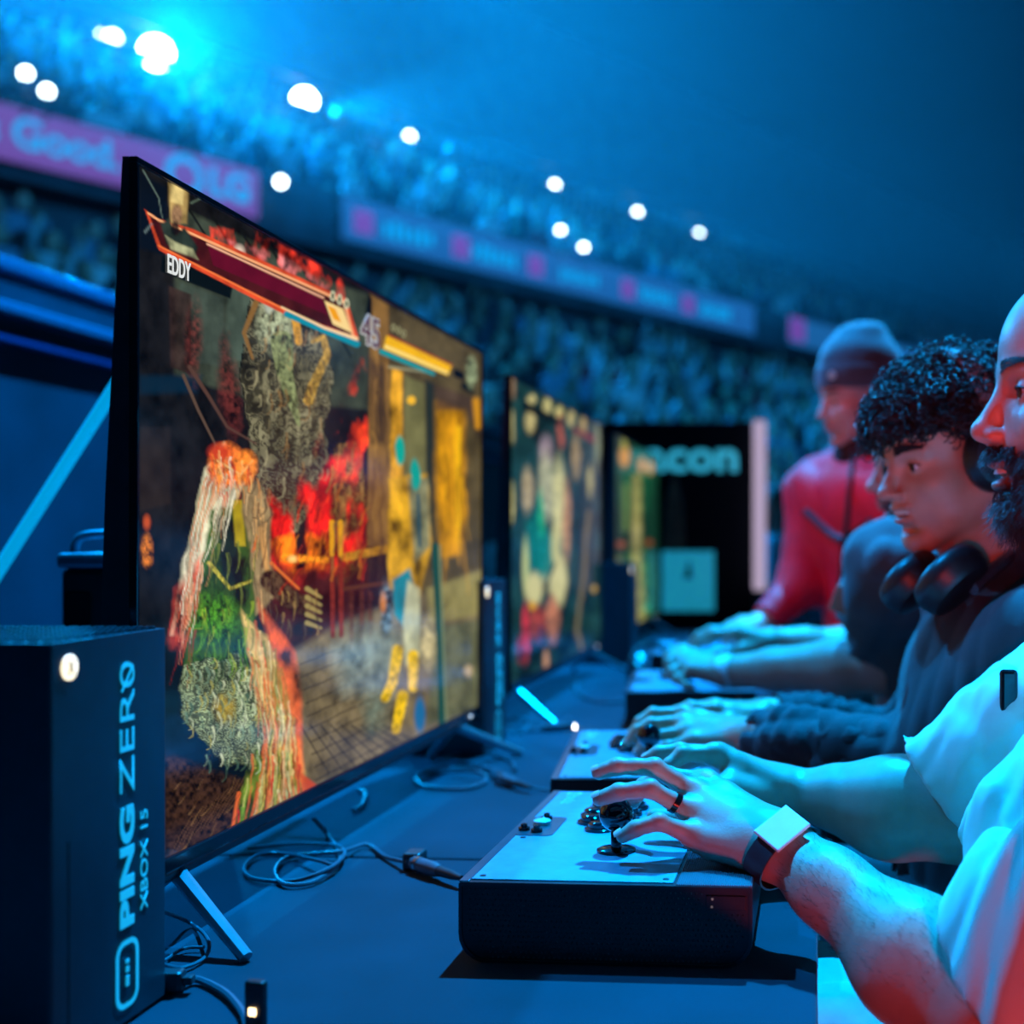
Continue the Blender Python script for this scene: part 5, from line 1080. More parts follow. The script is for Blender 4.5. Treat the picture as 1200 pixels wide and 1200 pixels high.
    F = Fld((.08, .78, .60), (.52, 1.45, 1.12), .0042)
    F.ell((.315, 1.12, .66), (.175, .20, .15), None, .06); F.ell((.315, 1.12, .82), (.175, .205, .19), None, .07); F.ell((.345, 1.12, .97), (.125, .195, .13), None, .06)
    F.cap((.235, 1.13, .86), (.215, 1.15, .66), .09, .10, .05)
    F.cap(sh_near + Vector((0, 0, -.01)), sh_far + Vector((0, 0, -.01)), .068, .068, .05); F.cap((.35, 1.12, 1.02), H(-.04, 0, -.15), .075, .066, .03)
    hem1 = W(1200, 1150, 1.037); hem2 = W(1108, 928, 1.36); g = F.clone(); g.cap(hem1, sh_near, .090, .078, .03); g.cap(hem2, sh_far, .070, .080, .03); F.join(g, .03)
    F.folds(.021, 20, 3, (.25, .1, 1), .3); F.folds(.008, 52, 13, (.3, .1, 1), .5)
    lo, hi = np.array([.0, .7, .55]), np.array([.6, 1.5, 1.2])
    d1 = (sh_near - hem1).normalized(); d2 = (sh_far - hem2).normalized()
    F.plane_cut((.3, 1.1, .625), (0, 0, -1), lo, hi)
    hem_cut(F, hem1, d1, .125); hem_cut(F, hem2, d2, .105); F.cap(hem1 - d1 * .02, hem1 + d1 * .06, .066, .060, .004, 'sub'); F.cap(hem2 - d2 * .02, hem2 + d2 * .04, .0505, .050, .004, 'sub')
    F.cap(H(-.04, 0, -.15), H(-.04, 0, -.09), .057, .057, .004, 'sub')
    garment('shirt', F, cream, E_, org, 6)
    F = Fld((-.17, .85, .0), (.52, 1.5, .72), .008)
    F.ell((.335, 1.12, .60), (.15, .19, .12), None, .05)
    for y, kx, ky in ((1.03, .02, 1.22), (1.24, -.08, 1.36)): F.cap((.33, y, .61), (kx - .02, ky, .625), .105, .080, .04); F.cap((kx - .02, ky, .615), (kx + .02, ky, .12), .075, .06, .03)
    F.folds(.012, 25, 8, (1, 0, 0), .3); garment('trousers', F, mat('trousers_pale', (.38, .40, .38), .85, nvar=.08, bump=.2, bscale=900), E_, org, 1)
    for kx, ky in ((.02, 1.22), (-.08, 1.36)):
        m = MB().box((kx - .16 - org.x, ky - .045 - org.y, .0), (kx + .09 - org.x, ky + .045 - org.y, .09), .03); m.build('shoe', mat('shoe_white', (.6, .6, .6), .6, nvar=.1), E_, True)
    # watch: dark strap with pale plate
    ax = (el - wr).normalized(); fl = Vector((-.30, -.42, .9)).normalized(); cc = wr.lerp(el, .035); u = (fl - ax * fl.dot(ax)).normalized(); sd = ax.cross(u); n = 48; vs = []
    q = vfs[0][0] - V3(list(cc)); t_ = q @ V3(list(ax)); qa = q @ V3(list(u)); qb = q @ V3(list(sd)); ok = (np.abs(t_) < .012) & (np.hypot(qa, qb) < .06); an = (np.arctan2(qb[ok], qa[ok]) / (2 * math.pi) * n) % n; rad = np.hypot(qa[ok], qb[ok]); rr = np.zeros(n)
    np.maximum.at(rr, an.astype(int) % n, rad); rr = np.maximum(rr, np.median(rr[rr > 0]) * .75)
    for _ in range(3): rr = np.maximum(rr, (np.roll(rr, 1) + np.roll(rr, -1)) / 2)
    for t_, ex in ((-.0115, .0004), (-.0115, .0022), (.0115, .0022), (.0115, .0004)):
        for k in range(n): a = 2 * math.pi * k / n; vs.append(cc + ax * t_ + (u * math.cos(a) + sd * math.sin(a)) * (rr[k] + ex) - org)
    MB().add(vs, [(i * n + k, i * n + (k + 1) % n, ((i + 1) % 4) * n + (k + 1) % n, ((i + 1) % 4) * n + k) for i in range(4) for k in range(n)]).build('wrist_strap', mat('strap_dark', (.02, .025, .035), .45, nvar=.2), E_, True)
    M = frame(cc - org + u * (rr[0] + .0040), ax, sd); Mp = MB().box((-.0165, -.021, 0), (.0165, .021, .0038), .001).build('watch_plate', mat('plate_white', (.80, .80, .80), .4, nvar=.05), E_); Mp.matrix_local = M
    MB().box((.009, .008, .0033), (.0135, .018, .0042)).box((-.014, -.018, .0033), (-.012, .0, .0042)).build('plate_mark', MATS['strap_dark'], Mp)
    a, b = rg[0], rg[1]; ax = (b - a).normalized(); cc = a.lerp(b, .42); u = Vector((0, 0, 1)); u = (u - ax * u.dot(ax)).normalized(); sd = ax.cross(u); n = 24; vs = []
    for t_, rr in ((-.0028, .0090), (-.0028, .0105), (.0028, .0105), (.0028, .0090)):
        for k in range(n): q = 2 * math.pi * k / n; vs.append(cc + ax * t_ + (u * math.cos(q) + sd * math.sin(q)) * rr - org)
    MB().add(vs, [(i * n + k, i * n + (k + 1) % n, ((i + 1) % 4) * n + (k + 1) % n, ((i + 1) % 4) * n + k) for i in range(4) for k in range(n)]).build('finger_ring', mat('ring_dark', (.03, .03, .035), .25, .8, nvar=.1), E_, True)
    # clip-on microphone by the far sleeve
    MB().box((-.009, -.006, -.022), (.009, .006, .022), .004).build('clip_microphone', gloss_bk, E_, rot=None).matrix_local = Matrix.Translation(W(1182, 810, 1.27) - org)
player_one()
# ============ second player, dark hoodie, curly hair
def headphones(H, parent, org, m_cup, m_band, cup=(-.012, .088, -.015), arc=.128, band_w=.016):
    for s in (1, -1):
        c = H(cup[0], s * cup[1], cup[2]); q = (H.l * s).to_track_quat('Z', 'Y').to_matrix().to_4x4(); k = H.sc
        o = MB().lathe([(.040 * k, -.008), (.046 * k, 0), (.046 * k, .012), (.040 * k, .024), (.030 * k, .028), (.01, .029)], (0, 0, 0), 28).build('ear_cup', m_cup, parent, True); o.matrix_local = Matrix.Translation(c - org) @ q
    n = 22; vs = []; hw = band_w * H.sc
    for i in range(n + 1):
        a = math.pi * (i / n) ; y = cup[1] * 1.08 * math.cos(a); z = .0 + arc * math.sin(a) ** .8
        x = cup[0] - .005
        for dx, dr in ((-hw, 0), (hw, 0), (hw, .006), (-hw, .006)): vs.append(H(x + dx, y * (1 + dr * 6), z + dr * math.sin(a)) - org)
    MB().add(vs, [(i * 4 + j, i * 4 + (j + 1) % 4, i * 4 + 4 + (j + 1) % 4, i * 4 + 4 + j) for i in range(n) for j in range(4)]).build('headband', m_band, parent, True)
def curls(H, cnt, r, seed, keep, R0=(.108, .088, .094), c0=(-.022, 0, .038), turns=1.6, lift=(.0, .03), cr=.0065, thick=.0011, m=hairm, parent=None, org=None, npt=12):
    rr = np.random.RandomState(seed); ps = []; k = H.sc
    while len(ps) < cnt:
        d = rr.randn(3); d /= np.linalg.norm(d); x, y, z = c0[0] + d[0] * R0[0], d[1] * R0[1], c0[2] + d[2] * R0[2]
        if not keep(x, y, z): continue
        nrm = Vector((d[0] / R0[0], d[1] / R0[1], d[2] / R0[2])).normalized(); t = nrm.cross(Vector(rr.randn(3))).normalized(); b = nrm.cross(t)
        ln = rr.uniform(*lift); c_r = cr * rr.uniform(.7, 1.3); tn = turns * rr.uniform(.7, 1.4) * rr.choice([-1, 1]); ph = rr.rand() * 6.28; dr = t * rr.uniform(.2, 1.) * .018 + nrm * (ln - .004) ; row_ = []
        for i in range(npt):
            u = i / (npt - 1); a = ph + tn * 6.28 * u; p = Vector((x, y, z)) + dr * u + (t * math.cos(a) + b * math.sin(a)) * c_r * min(1, .4 + u) + nrm * (.002) + Vector((0, 0, -.010 * u * u)); row_.append(list(H(*p)))
        ps.append(row_)
    v, f = strands(np.array(ps), thick * k, thick * .7 * k, 4); return v, f
def player_two():
    org = Vector((.22, 1.72, 0)); E_ = empty('person', org, 0, 'young man with curly black hair, dark hoodie and headphones, second player', 'person')
    H = HeadFrame(W(1112, 536, 1.67), (-1, -.52, -.20), (-.20, -.10, 1), 1.0)
    sn = Vector((.27, 1.50, 1.00)); sf = Vector((.26, 1.93, 1.00)); bs = (.50, .27, .18)
    w1 = W(872, 862, 1.80); e1 = W(1095, 900, 1.66); w2 = W(900, 838, 2.0); e2 = W(1060, 880, 2.03)
    fA = [px([(800, 836, 1.86), (765, 836, 1.85), (750, 846, 1.845), (742, 858, 1.845)]), px([(800, 846, 1.83), (762, 848, 1.82), (747, 856, 1.815), (738, 868, 1.815)]), px([(805, 858, 1.81), (768, 862, 1.80), (756, 870, 1.795), (749, 880, 1.795)]), px([(812, 868, 1.79), (782, 874, 1.785), (770, 880, 1.785), (762, 888, 1.785)])]
    tA = px([(850, 868, 1.83), (822, 872, 1.86), (800, 872, 1.88), (785, 874, 1.89)])
    fB = [px([(838, 832, 1.96), (812, 830, 1.95), (798, 836, 1.945), (790, 846, 1.945)]), px([(838, 828, 1.99), (808, 828, 1.99), (792, 834, 1.99), (783, 842, 1.99)]), px([(842, 829, 2.02), (815, 829, 2.02), (800, 834, 2.02), (792, 842, 2.02)]), px([(848, 832, 2.04), (826, 832, 2.04), (812, 838, 2.04), (804, 846, 2.04)])]
    tB = px([(878, 848, 1.97), (852, 850, 1.945), (832, 850, 1.935), (815, 852, 1.93)])
    vfs = []
    for wv, ev, fg, tt in ((w1, e1, fA, tA), (w2, e2, fB, tB)):
        lo, hi = bounds([wv, *fg[0], *fg[3], *tt, wv.lerp(ev, .3)], .035); F = Fld(lo, hi, .0026); g = hand(F, wv, fg, tt, upn=(0, -.3, 1), palm_r=.012)
        a = F.clone(); a.cap(wv, wv.lerp(ev, .5), .026, .034, .02); g.join(a, .016); F.join(g, .004); vfs.append(F.nets())
    hc = np.array(list(H.c)); F = Fld(hc - [.16, .16, .24], hc + [.15, .15, .15], .0024); head(F, H, .98, .006, 1., .0, .006)
    vfs.append(F.nets())
    F = Fld((-.2, 1.35, 0.), (.5, 2.15, 1.12), .014)
    F.ell((.27, 1.72, .62), (.12, .16, .14), None, .06); F.ell((.25, 1.72, .80), (.10, .14, .16), None, .06); F.ell((.25, 1.72, .94), (.10, .16, .12), None, .06); F.cap(sn, sf, .05, .05, .05); F.cap(H(-.04, 0, -.12), (.26, 1.72, 1.0), .055, .06, .03)
    for s_, w_, e_ in ((sn, w1, e1), (sf, w2, e2)): F.cap(s_, e_, .05, .042, .03); F.cap(e_, w_, .042, .03, .03)
    for y, ky in ((1.63, 1.62), (1.81, 1.85)): F.cap((.27, y, .60), (-.1, ky, .60), .08, .06, .04); F.cap((-.1, ky, .60), (-.05, ky, .05), .055, .045, .03)
    vfs.append(F.nets())
    link('body', vf_mesh('body', [(smooth_vf(v, f, 1), f) for v, f in vfs], org, tone_fn(H, bs, 0.)), skin1, E_)
    for fch in fA[:3]: nail(E_, org, fch[3], fch[2], (-.6, -.1, .8), m=None)
    eyes(H, E_, org, gaze_l=-.1); brows(H, E_, org, 1.9, 320, 3); lashes(H, E_, org)
    MB().box((-.017, -.0022, -.003), (.017, .0022, .003), .001).build('teeth', mat('teeth', (.7, .72, .68), .25), E_).matrix_local = frame(H(.0845, 0, -.0598) - org, H.l, H.u.cross(H.l))
    keep = lambda x, y, z: z > .030 - 1.1 * max(0, x - .045) * 0 + (.012 if x > .05 else 0) or (x < -.045 and z > -.035 and abs(y) > .03) or (x < -.05 and z > -.07)
    V_, F_ = curls(H, 2300, 0, 5, keep, lift=(.008, .042), cr=.0075, thick=.0013); V2_, F2_ = curls(H, 420, 0, 6, lambda x, y, z: x > .035 and .040 < z < .09, lift=(.014, .040), cr=.008, thick=.0014, R0=(.112, .082, .09))
    hb = Fld(hc - .2, hc + .2, .004); hb.ell(H(-.024, 0, .046), (.108, .086, .090), H.M); hb.plane_cut(H(.045, 0, .040), H.f * .5 - H.u * .85, hc - .3, hc + .3); hb.folds(.006, 160, 3, (0, 0, 1), 1); v, f = hb.nets()
    tag(link('hair', vf_mesh('hair', [(V_, F_), (V2_, F2_), (v, f)], org), hairm, E_), kind='stuff')
    hood = mat('hoodie_dark', (.012, .016, .022), .8, sheen=.12, nvar=.15, bump=.4, bscale=900)
    F = Fld((.0, 1.36, .50), (.5, 2.1, 1.16), .0052)
    F.ell((.265, 1.72, .64), (.16, .20, .15), None, .06); F.ell((.245, 1.72, .82), (.145, .19, .19), None, .06); F.ell((.25, 1.72, .97), (.125, .20, .12), None, .06); F.cap(sn, sf, .075, .075, .05)
    for sg in (1, -1): F.cap(H(.01, sg * .062, -.185), H(-.085, sg * .045, -.155), .034, .040, .02)
    F.cap(H(-.085, .045, -.155), H(-.085, -.045, -.155), .040, .040, .02)
    for s_, e_ in ((sn, e1), (sf, e2)): F.cap(s_, e_, .076, .060, .04)
    F.cap(e1, w1.lerp(e1, .45), .060, .054, .03); F.cap(e2, w2.lerp(e2, .45), .060, .05, .03)
    F.folds(.013, 24, 5, (.2, 0, 1), .3); F.cap(H(-.03, 0, -.22), H(-.02, 0, -.10), .053, .056, .006, 'sub'); F.plane_cut((.3, 1.7, .52), (0, 0, -1), (0, 1.3, .4), (.6, 2.2, 1.2))
    garment('hoodie', F, hood, E_, org, 1)
    for e_, w_ in ((e1, w1), (e2, w2)):
        c = w_.lerp(e_, .03); d = (e_ - w_).normalized(); lo, hi = bounds([c, e_], .085); F = Fld(lo, hi, .004)
        F.cap(c + d * .0, c + d * .05, .036, .040, .01); F.cap(c + d * .05, c + d * .075, .044, .046, .008); F.cap(c + d * .07, e_, .048, .062, .02); F.folds(.010, 55, 9, d.cross(Vector((0, 1, 0))), .8)
        F.plane_cut(c, -d, lo, hi); F.cap(c - d * .03, c + d * .02, .031, .031, .003, 'sub'); garment('sleeve', F, hood, E_, org, 1)
    F = Fld((-.2, 1.45, .03), (.5, 2.05, .74), .010); F.ell((.27, 1.72, .60), (.15, .19, .13), None, .05)
    for y, ky in ((1.63, 1.62), (1.81, 1.85)): F.cap((.27, y, .61), (-.1, ky, .61), .095, .075, .04); F.cap((-.1, ky, .60), (-.05, ky, .08), .07, .055, .03)
    F.folds(.01, 25, 2, (1, 0, 0), .3); garment('trousers', F, mat('trousers_black', (.02, .022, .028), .85, nvar=.1), E_, org)
    for sy in (-.03, .03): MB().tube(bez([H(.03, sy * .8, -.20) - org, Vector((.115 - org.x, 1.70 + sy - org.y, .92)), Vector((.105 - org.x, 1.69 + sy - org.y, .80)), Vector((.10 - org.x, 1.69 + sy - org.y, .70))], 6), .003, 6).build('drawstring', rubber, E_, True)
    cupm = mat('cup_black', (.012, .013, .016), .4, nvar=.15); wb = mat('band_pale', (.22, .26, .28), .5, nvar=.1)
    hp = empty('headphones', H(0, 0, .10), 0, 'headphones with a pale headband worn over the curly hair', 'headphones'); headphones(H, hp, hp.location, cupm, wb, (-.004, .092, -.006), .140, .013)
    hm = MB(); 
    for i, z in enumerate((.2, .28, .36)): a = math.pi * z; p = H(-.020, .094 * 1.08 * math.cos(a) * 1.04 + 0, .150 * math.sin(a) ** .8 + .0075)
    # second set round the neck
    hp2 = empty('headphones', H(.03, 0, -.17), 0, 'black headphones hanging round the neck of the curly-haired player', 'headphones'); o2 = hp2.location
    for (x_, y_, d_), rr_ in (((1116, 681, 1.56), .050), ((1071, 684, 1.64), .046)):
        c = W(x_, y_, d_); nrm = Vector((-.64, .36, .68)).normalized(); q = nrm.to_track_quat('Z', 'Y').to_matrix().to_4x4()
        o = MB().lathe([(rr_ * .62, .020), (rr_ * .74, .024), (rr_ * .92, .020), (rr_ * 1.0, .012), (rr_ * 1.02, .0), (rr_ * .97, -.004), (rr_ * .96, -.010), (rr_ * .86, -.018), (rr_ * .5, -.022), (.01, -.023)], (0, 0, 0), 30).build('ear_cup', cupm, hp2, True); o.matrix_local = Matrix.Translation(c - o2) @ q
    MB().tube(bez([W(1140, 690, 1.55) - o2, W(1172, 662, 1.60) - o2, W(1196, 640, 1.72) - o2, W(1180, 636, 1.86) - o2, W(1120, 640, 1.86) - o2, W(1075, 668, 1.72) - o2], 8), .009, 8).build('headband', mat('band_dark', (.05, .06, .075), .35, .2, nvar=.1), hp2, True)
player_two()
# ============ third player, grey-blue T-shirt
def player_three():
    org = Vector((.22, 2.45, 0)); E_ = empty('person', org, 0, 'third player in a dark teal T-shirt, face hidden behind the curly-haired man, pale wristband', 'person')
    H = HeadFrame(W(1080, 546, 2.42), (-1, -.25, -.1), (0, 0, 1), 1.); sn = Vector((.13, 2.27, 1.085)); sf = Vector((.2, 2.68, 1.07)); bs = (.50, .30, .22)
    w1 = W(852, 787, 2.50); e1 = W(1050, 778, 2.34); w2 = W(905, 752, 2.72); e2 = W(1030, 770, 2.76)
    fA = [px([(800, 762, 2.58), (783, 768, 2.56), (786, 782, 2.55), (795, 790, 2.55)]), px([(800, 768, 2.55), (783, 776, 2.53), (786, 790, 2.52), (796, 797, 2.52)]), px([(804, 776, 2.53), (788, 786, 2.51), (792, 797, 2.50), (802, 802, 2.50)]), px([(810, 784, 2.51), (797, 794, 2.50), (802, 803, 2.49), (812, 806, 2.49)])]
    tA = px([(835, 778, 2.56), (812, 780, 2.60), (795, 786, 2.60), (783, 792, 2.58)])
    fB = [px([(862, 742, 2.66), (835, 742, 2.66), (822, 750, 2.66), (815, 758, 2.66)]), px([(862, 738, 2.70), (832, 738, 2.70), (818, 745, 2.70), (810, 753, 2.70)]), px([(865, 740, 2.73), (838, 740, 2.73), (825, 746, 2.73), (818, 753, 2.73)]), px([(870, 744, 2.76), (848, 744, 2.76), (836, 750, 2.76), (828, 756, 2.76)])]
    tB = px([(890, 758, 2.68), (868, 762, 2.65), (852, 764, 2.64), (840, 766, 2.63)])
    vfs = []
    for wv, ev, sv, fg, tt in ((w1, e1, sn, fA, tA), (w2, e2, sf, fB, tB)):
        lo, hi = bounds([wv, ev, *fg[0], *fg[3], *tt, ev.lerp(sv, .4)], .06); F = Fld(lo, hi, .0036); g = hand(F, wv, fg, tt, upn=(0, -.3, 1), palm_r=.0135, rw=.03)
        a = F.clone(); a.cap(wv, wv.lerp(ev, .3), .031, .040, .02); a.cap(wv.lerp(ev, .3), wv.lerp(ev, .7), .040, .055, .02); a.cap(wv.lerp(ev, .7), ev, .055, .055, .02); a.cap(ev, sv, .055, .06, .03); g.join(a, .016); F.join(g, .004); vfs.append(F.nets())
    hc = np.array(list(H.c)); F = Fld(hc - [.16, .13, .22], hc + [.15, .13, .15], .004); head(F, H); vfs.append(F.nets())
    F = Fld((-.2, 2.1, 0.), (.5, 2.9, 1.17), .014); F.ell((.25, 2.46, .62), (.13, .17, .14), None, .06); F.ell((.22, 2.46, .84), (.11, .16, .2), None, .06); F.cap(sn, sf, .055, .055, .05); F.cap(sn, e1, .055, .05, .03); F.cap(sf, e2, .055, .05, .03); F.cap(H(-.04, 0, -.12), (.22, 2.46, 1.0), .055, .06, .03)
    for y in (2.37, 2.55): F.cap((.25, y, .60), (-.1, y, .60), .08, .06, .04); F.cap((-.1, y, .60), (-.05, y, .05), .055, .045, .03)
    vfs.append(F.nets()); link('body', vf_mesh('body', [(smooth_vf(v, f, 1), f) for v, f in vfs], org, tone_fn(H, bs, .8)), skin1, E_)
    eyes(H, E_, org); v, f = curls(H, 900, 0, 8, lambda x, y, z: z > .04 or (x < 0 and z > -.04), lift=(.0, .01), cr=.004, thick=.0012); link('hair', vf_mesh('hair', [(v, f)], org), hairm, E_)['kind'] = 'stuff'
    tee = mat('tshirt_teal', (.055, .085, .095), .85, sheen=.2, nvar=.1, bump=.3, bscale=900)
    F = Fld((-.05, 2.08, .55), (.5, 2.95, 1.19), .0065); F.ell((.25, 2.46, .66), (.17, .21, .15), None, .06); F.ell((.21, 2.46, .84), (.15, .20, .19), None, .06); F.ell((.2, 2.46, 1.02), (.13, .21, .13), None, .06); F.cap(sn, sf, .075, .075, .05); F.cap((.2, 2.46, 1.06), H(-.04, 0, -.14), .08, .065, .03)
    h1 = W(1022, 742, 2.36); h2 = W(1040, 740, 2.78); F.cap(h1, sn, .085, .085, .03); F.cap(h2, sf, .075, .08, .03); F.folds(.014, 20, 6, (.3, 0, 1), .3)
    for h_, s_ in ((h1, sn), (h2, sf)): d = (s_ - h_).normalized(); hem_cut(F, h_, d, .10); F.cap(h_ - d * .02, h_ + d * .03, .078, .074, .004, 'sub')
    F.plane_cut((.3, 2.4, .57), (0, 0, -1), (-.1, 2, .4), (.6, 3, 1.2)); garment('tshirt', F, tee, E_, org)
    F = Fld((-.2, 2.2, .03), (.5, 2.75, .72), .012); F.ell((.25, 2.46, .60), (.16, .19, .13), None, .05)
    for y in (2.37, 2.55): F.cap((.25, y, .61), (-.1, y, .61), .095, .075, .04); F.cap((-.1, y, .60), (-.05, y, .08), .07, .055, .03)
    garment('trousers', F, mat('trousers_black', (.02, .022, .028), .85), E_, org)
    ax = (e1 - w1).normalized(); MB().tube([w1 + ax * -.012 - org, w1 + ax * .018 - org], [.0335, .0355], 24, False).tube([w1 + ax * -.012 - org, w1 + ax * .018 - org], [.0325, .0345], 24, False).build('wristband', mat('wristband_pale', (.5, .75, .72), .6, nvar=.1), E_, True)
    p = W(986, 703, 2.27); MB().box((-.016, -.002, -.024), (.016, .002, .024), .001).build('sleeve_patch', mat('patch_tan', (.55, .35, .25), .7, nvar=.1), E_).matrix_local = Matrix.Translation(p - org) @ Matrix.Rotation(R(20), 4, 'Y')
    hp = empty('headset', H(0, 0, .1), 0, 'black headset on the third player, mostly hidden behind the curly hair', 'headset'); headphones(H, hp, hp.location, MATS['cup_black'], MATS['cup_black'], (-.01, .088, -.015), .130, .012)
    MB().tube([H(.0, .09, -.03) - hp.location, H(.06, .085, -.065) - hp.location, H(.1, .05, -.075) - hp.location], .004, 6).build('microphone_arm', MATS['cup_black'], hp, True)
player_three()
# ============ standing man in red track top and beanie
def red_man():
    c0 = W(1000, 600, 3.16); org = Vector((c0.x, c0.y, 0)); E_ = empty('person', org, 0, 'man in a red zip-up track top and grey knit beanie behind the players', 'person')
    H = HeadFrame(W(1003, 464, 3.12), (-1, -.50, -.22), (-.1, -.1, 1), 1.); fw = Vector((-.80, -.60, 0)); lf = Vector((.60, -.80, 0))
    ch = Vector((org.x, org.y, 1.22)) + Vector((.04, .05, 0)); sr = ch - lf * .20 + Vector((0, 0, .06)); sl_ = ch + lf * .20 + Vector((0, 0, .06))
    sr = W(957, 575, 3.22); sl_ = W(1050, 580, 3.02)
    er = W(942, 682, 3.20); wr = W(892, 730, 3.10); e2 = W(1075, 700, 3.0); w2 = W(1010, 745, 2.95); hip = Vector((ch.x + .05, ch.y + .02, .86)); bs = (.55, .36, .28)
    fA = [px([(868, 728, 3.10), (855, 732, 3.08), (850, 738, 3.07), (846, 744, 3.07)]), px([(866, 730, 3.07), (852, 735, 3.05), (847, 741, 3.05), (844, 747, 3.05)]), px([(868, 735, 3.05), (855, 740, 3.03), (850, 745, 3.03), (848, 750, 3.03)]), px([(872, 739, 3.03), (860, 744, 3.02), (855, 749, 3.02), (852, 753, 3.02)])]
    tA = px([(884, 736, 3.12), (872, 740, 3.14), (862, 745, 3.14), (855, 748, 3.13)]); vfs = []
    lo, hi = bounds([wr, *fA[0], *fA[3], *tA], .05); F = Fld(lo, hi, .004); g = hand(F, wr, fA, tA, upn=(0, -.3, 1)); a = F.clone(); a.cap(wr, wr.lerp(er, .3), .027, .032, .02); g.join(a, .012); F.join(g, .004); vfs.append(F.nets())
    hc = np.array(list(H.c)); F = Fld(hc - [.16, .15, .22], hc + [.15, .15, .15], .0034); head(F, H, .96, .0, 1.); vfs.append(F.nets())
    F = Fld(np.array(list(org)) - [.35, .35, 0], np.array(list(org)) + [.4, .4, 1.45], .016); F.ell(hip, (.13, .15, .16), None, .05); F.ell(ch, (.11, .15, .17), None, .05); F.cap(hip, ch, .11, .12, .05); F.cap(sr, sl_, .055, .055, .05); F.cap(H(-.03, 0, -.1), ch + Vector((0, 0, .1)), .055, .06, .03)
    for s_, e_, w_ in ((sr, er, wr), (sl_, e2, w2)): F.cap(s_, e_, .048, .04, .03); F.cap(e_, w_, .04, .028, .03)
    for sg in (-1, 1): F.cap(hip + lf * sg * .09, Vector((hip.x, hip.y, .48)) + lf * sg * .1, .09, .06, .04); F.cap(Vector((hip.x, hip.y, .48)) + lf * sg * .1, Vector((hip.x, hip.y, .06)) + lf * sg * .11, .06, .045, .03)
    vfs.append(F.nets()); link('body', vf_mesh('body', [(smooth_vf(v, f, 1), f) for v, f in vfs], org, tone_fn(H, bs, .15)), skin1, E_)
    eyes(H, E_, org, look=(1, 0, -.4)); brows(H, E_, org, 1.5, 120, 7)
    red = mat('track_red', (.85, .006, .035), .6, nvar=.08, bump=.2, bscale=500); F = Fld(np.array(list(org)) - [.4, .4, -.72], np.array(list(org)) + [.4, .4, 1.42], .0075)
    F.ell(hip + Vector((0, 0, .03)), (.15, .17, .15), None, .05); F.cap(hip, ch, .145, .155, .05); F.ell(ch, (.14, .17, .17), None, .05); F.cap(sr, sl_, .078, .078, .05); F.cap(H(-.045, 0, -.135), ch + Vector((0, 0, .1)), .066, .09, .03)
    for s_, e_, w_ in ((sr, er, wr), (sl_, e2, w2)): F.cap(s_, e_, .075, .062, .03); F.cap(e_, w_, .062, .036, .03)
    F.folds(.012, 20, 12, (.1, 0, 1), .3); d = (er - wr).normalized(); lo, hi = bounds([wr, er], .1); F.plane_cut(wr + d * .015, -d, *bounds([wr], .06)); F.plane_cut(Vector((0, 0, .74)), (0, 0, -1), (-1, 2, .6), (2, 5, .9)); F.cap(H(-.03, 0, -.2), H(-.02, 0, -.10), .052, .055, .006, 'sub')
    v, f = F.nets(); v = smooth_vf(v, f, 1); link('track_top', vf_mesh('track_top', [(v, f)], org), red, E_)
    # zip and chevron lie on the surface: project rays from the front
    from mathutils.bvhtree import BVHTree
    bv = BVHTree.FromPolygons([Vector(q) for q in v.tolist()], [tuple(q) for q in f.tolist()])
    def on(pxx, pyy, out=.003):
        a = cam.location; dr = (W(pxx, pyy, 3) - a).normalized(); h = bv.ray_cast(a, dr); return (h[0] + h[1].normalized() * out if h[1].dot(dr) < 0 else h[0] - h[1].normalized() * out) - org if h[0] else W(pxx, pyy, 3.0) - org
    MB().tube([on(1001 - (y_ - 530) * .10, y_) for y_ in range(532, 700, 8)], .0065, 6).build('zip', mat('zip_black', (.01, .01, .015), .5, nvar=.1), E_, True)
    for pts in ([(944, 598), (952, 605), (962, 615), (974, 625), (987, 632)], [(989, 632), (1000, 626), (1012, 618), (1024, 610)]): MB().tube([on(*q, 0.001) for q in pts], .0105, 6).build('chest_stripe', mat('stripe_grey', (.06, .07, .10), .6, nvar=.1), E_, True)
    F = Fld(np.array(list(hip)) - [.3, .3, .83], np.array(list(hip)) + [.3, .3, .02], .012); F.ell(hip, (.14, .16, .15), None, .05)
    for sg in (-1, 1): F.cap(hip + lf * sg * .09, Vector((hip.x, hip.y, .48)) + lf * sg * .1, .10, .075, .04); F.cap(Vector((hip.x, hip.y, .48)) + lf * sg * .1, Vector((hip.x, hip.y, .08)) + lf * sg * .11, .075, .06, .03)
    garment('trousers', F, MATS['trousers_black'], E_, org)
    knit = mat('beanie_knit', (.05, .075, .09), .85, sheen=.4, nvar=.15, bump=.8, bscale=220); F = Fld(hc - .17, hc + .22, .004); F.ell(H(-.024, 0, .060), (.112, .089, .112), H.M); F.ell(H(-.045, 0, .155), (.055, .05, .020), H.M, .03)
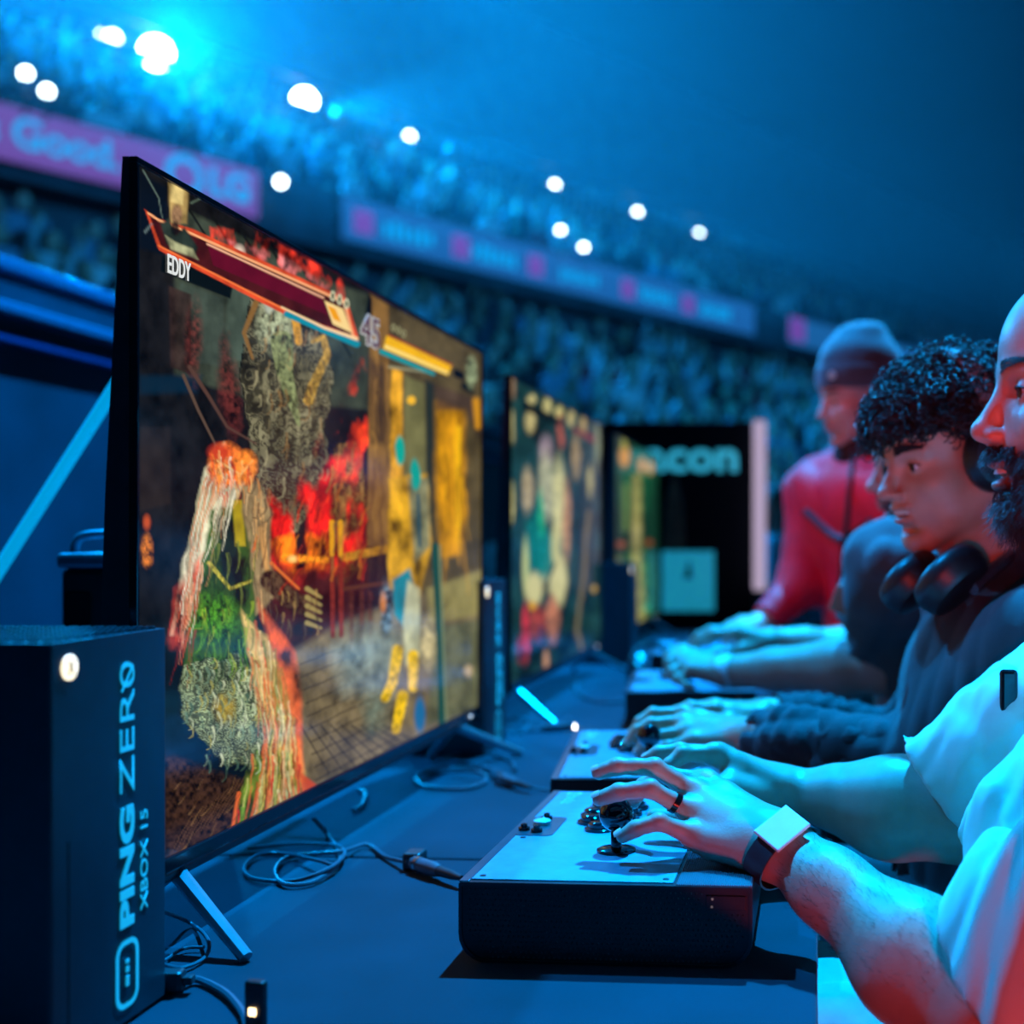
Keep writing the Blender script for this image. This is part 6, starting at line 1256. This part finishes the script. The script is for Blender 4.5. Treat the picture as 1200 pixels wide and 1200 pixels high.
    F.plane_cut(H(.06, 0, .030), H.f * .18 - H.u, hc - .3, hc + .3); q = F.clone(); q.ell(H(-.022, 0, .050), (.117, .094, .10), H.M); q.plane_cut(H(.06, 0, .026), H.f * .18 - H.u, hc - .3, hc + .3); q.plane_cut(H(.06, 0, .080), -H.f * .18 + H.u, hc - .3, hc + .3); F.join(q, .008); garment('beanie', F, knit, E_, org)
    MB().lathe([(.010, 0), (.009, .003)], (0, 0, 0), 14).build('beanie_badge', mat('badge_pale', (.7, .8, .8), .3, .4), E_).matrix_local = Matrix.Translation(H(.080, .043, .060) - org) @ (H.f + H.l * .6).to_track_quat('Z', 'Y').to_matrix().to_4x4()
    F = Fld(hc - .2, hc + .1, .005); F.cap(H(.02, 0, -.145), H(-.05, 0, -.13), .062, .066, .01); F.plane_cut(H(0, 0, -.105), H.u, hc - .4, hc + .4); F.plane_cut(H(0, 0, -.16), -H.u, hc - .4, hc + .4); garment('collar', F, mat('collar_black', (.012, .012, .016), .7, nvar=.1), E_, org)
red_man()
# ============ small figure beyond the post
p = W(912, 0, 7.2); o = bpy.data.objects.new('person', person_mb(77, True).mesh('person', True)); COL.objects.link(o); o.location = (p.x, p.y, 0); o.rotation_euler = (0, 0, R(-70)); o.scale = (1, 1, 1.05)
for mm in (sk[0], hr[0], mat('shirt_bright', (.35, .62, .75), .8, nvar=.1), sh[7]): o.data.materials.append(mm)
tag(o, 'small dark-haired figure in a pale blue top, standing right of the lit post', 'person')
# console mouse-like clutter by the third and fourth controllers
k = empty('folded_headset', W(775, 752, 3.2).xy.to_3d() + Vector((0, 0, .753)), R(30), 'black headset lying on the far table before the poster', 'headset')
MB().tube(bez([(-.07, 0, .03), (-.06, .05, .08), (0, .08, .11), (.06, .05, .08), (.07, 0, .03)], 6), .008, 8).build('headband', MATS['cup_black'], k, True)
for sx in (-1, 1): MB().lathe([(.038, -.015), (.043, 0), (.036, .018), (.01, .02)], (sx * .07, -.01, .042), 20, 'x').build('ear_cup', MATS['cup_black'], k, True)
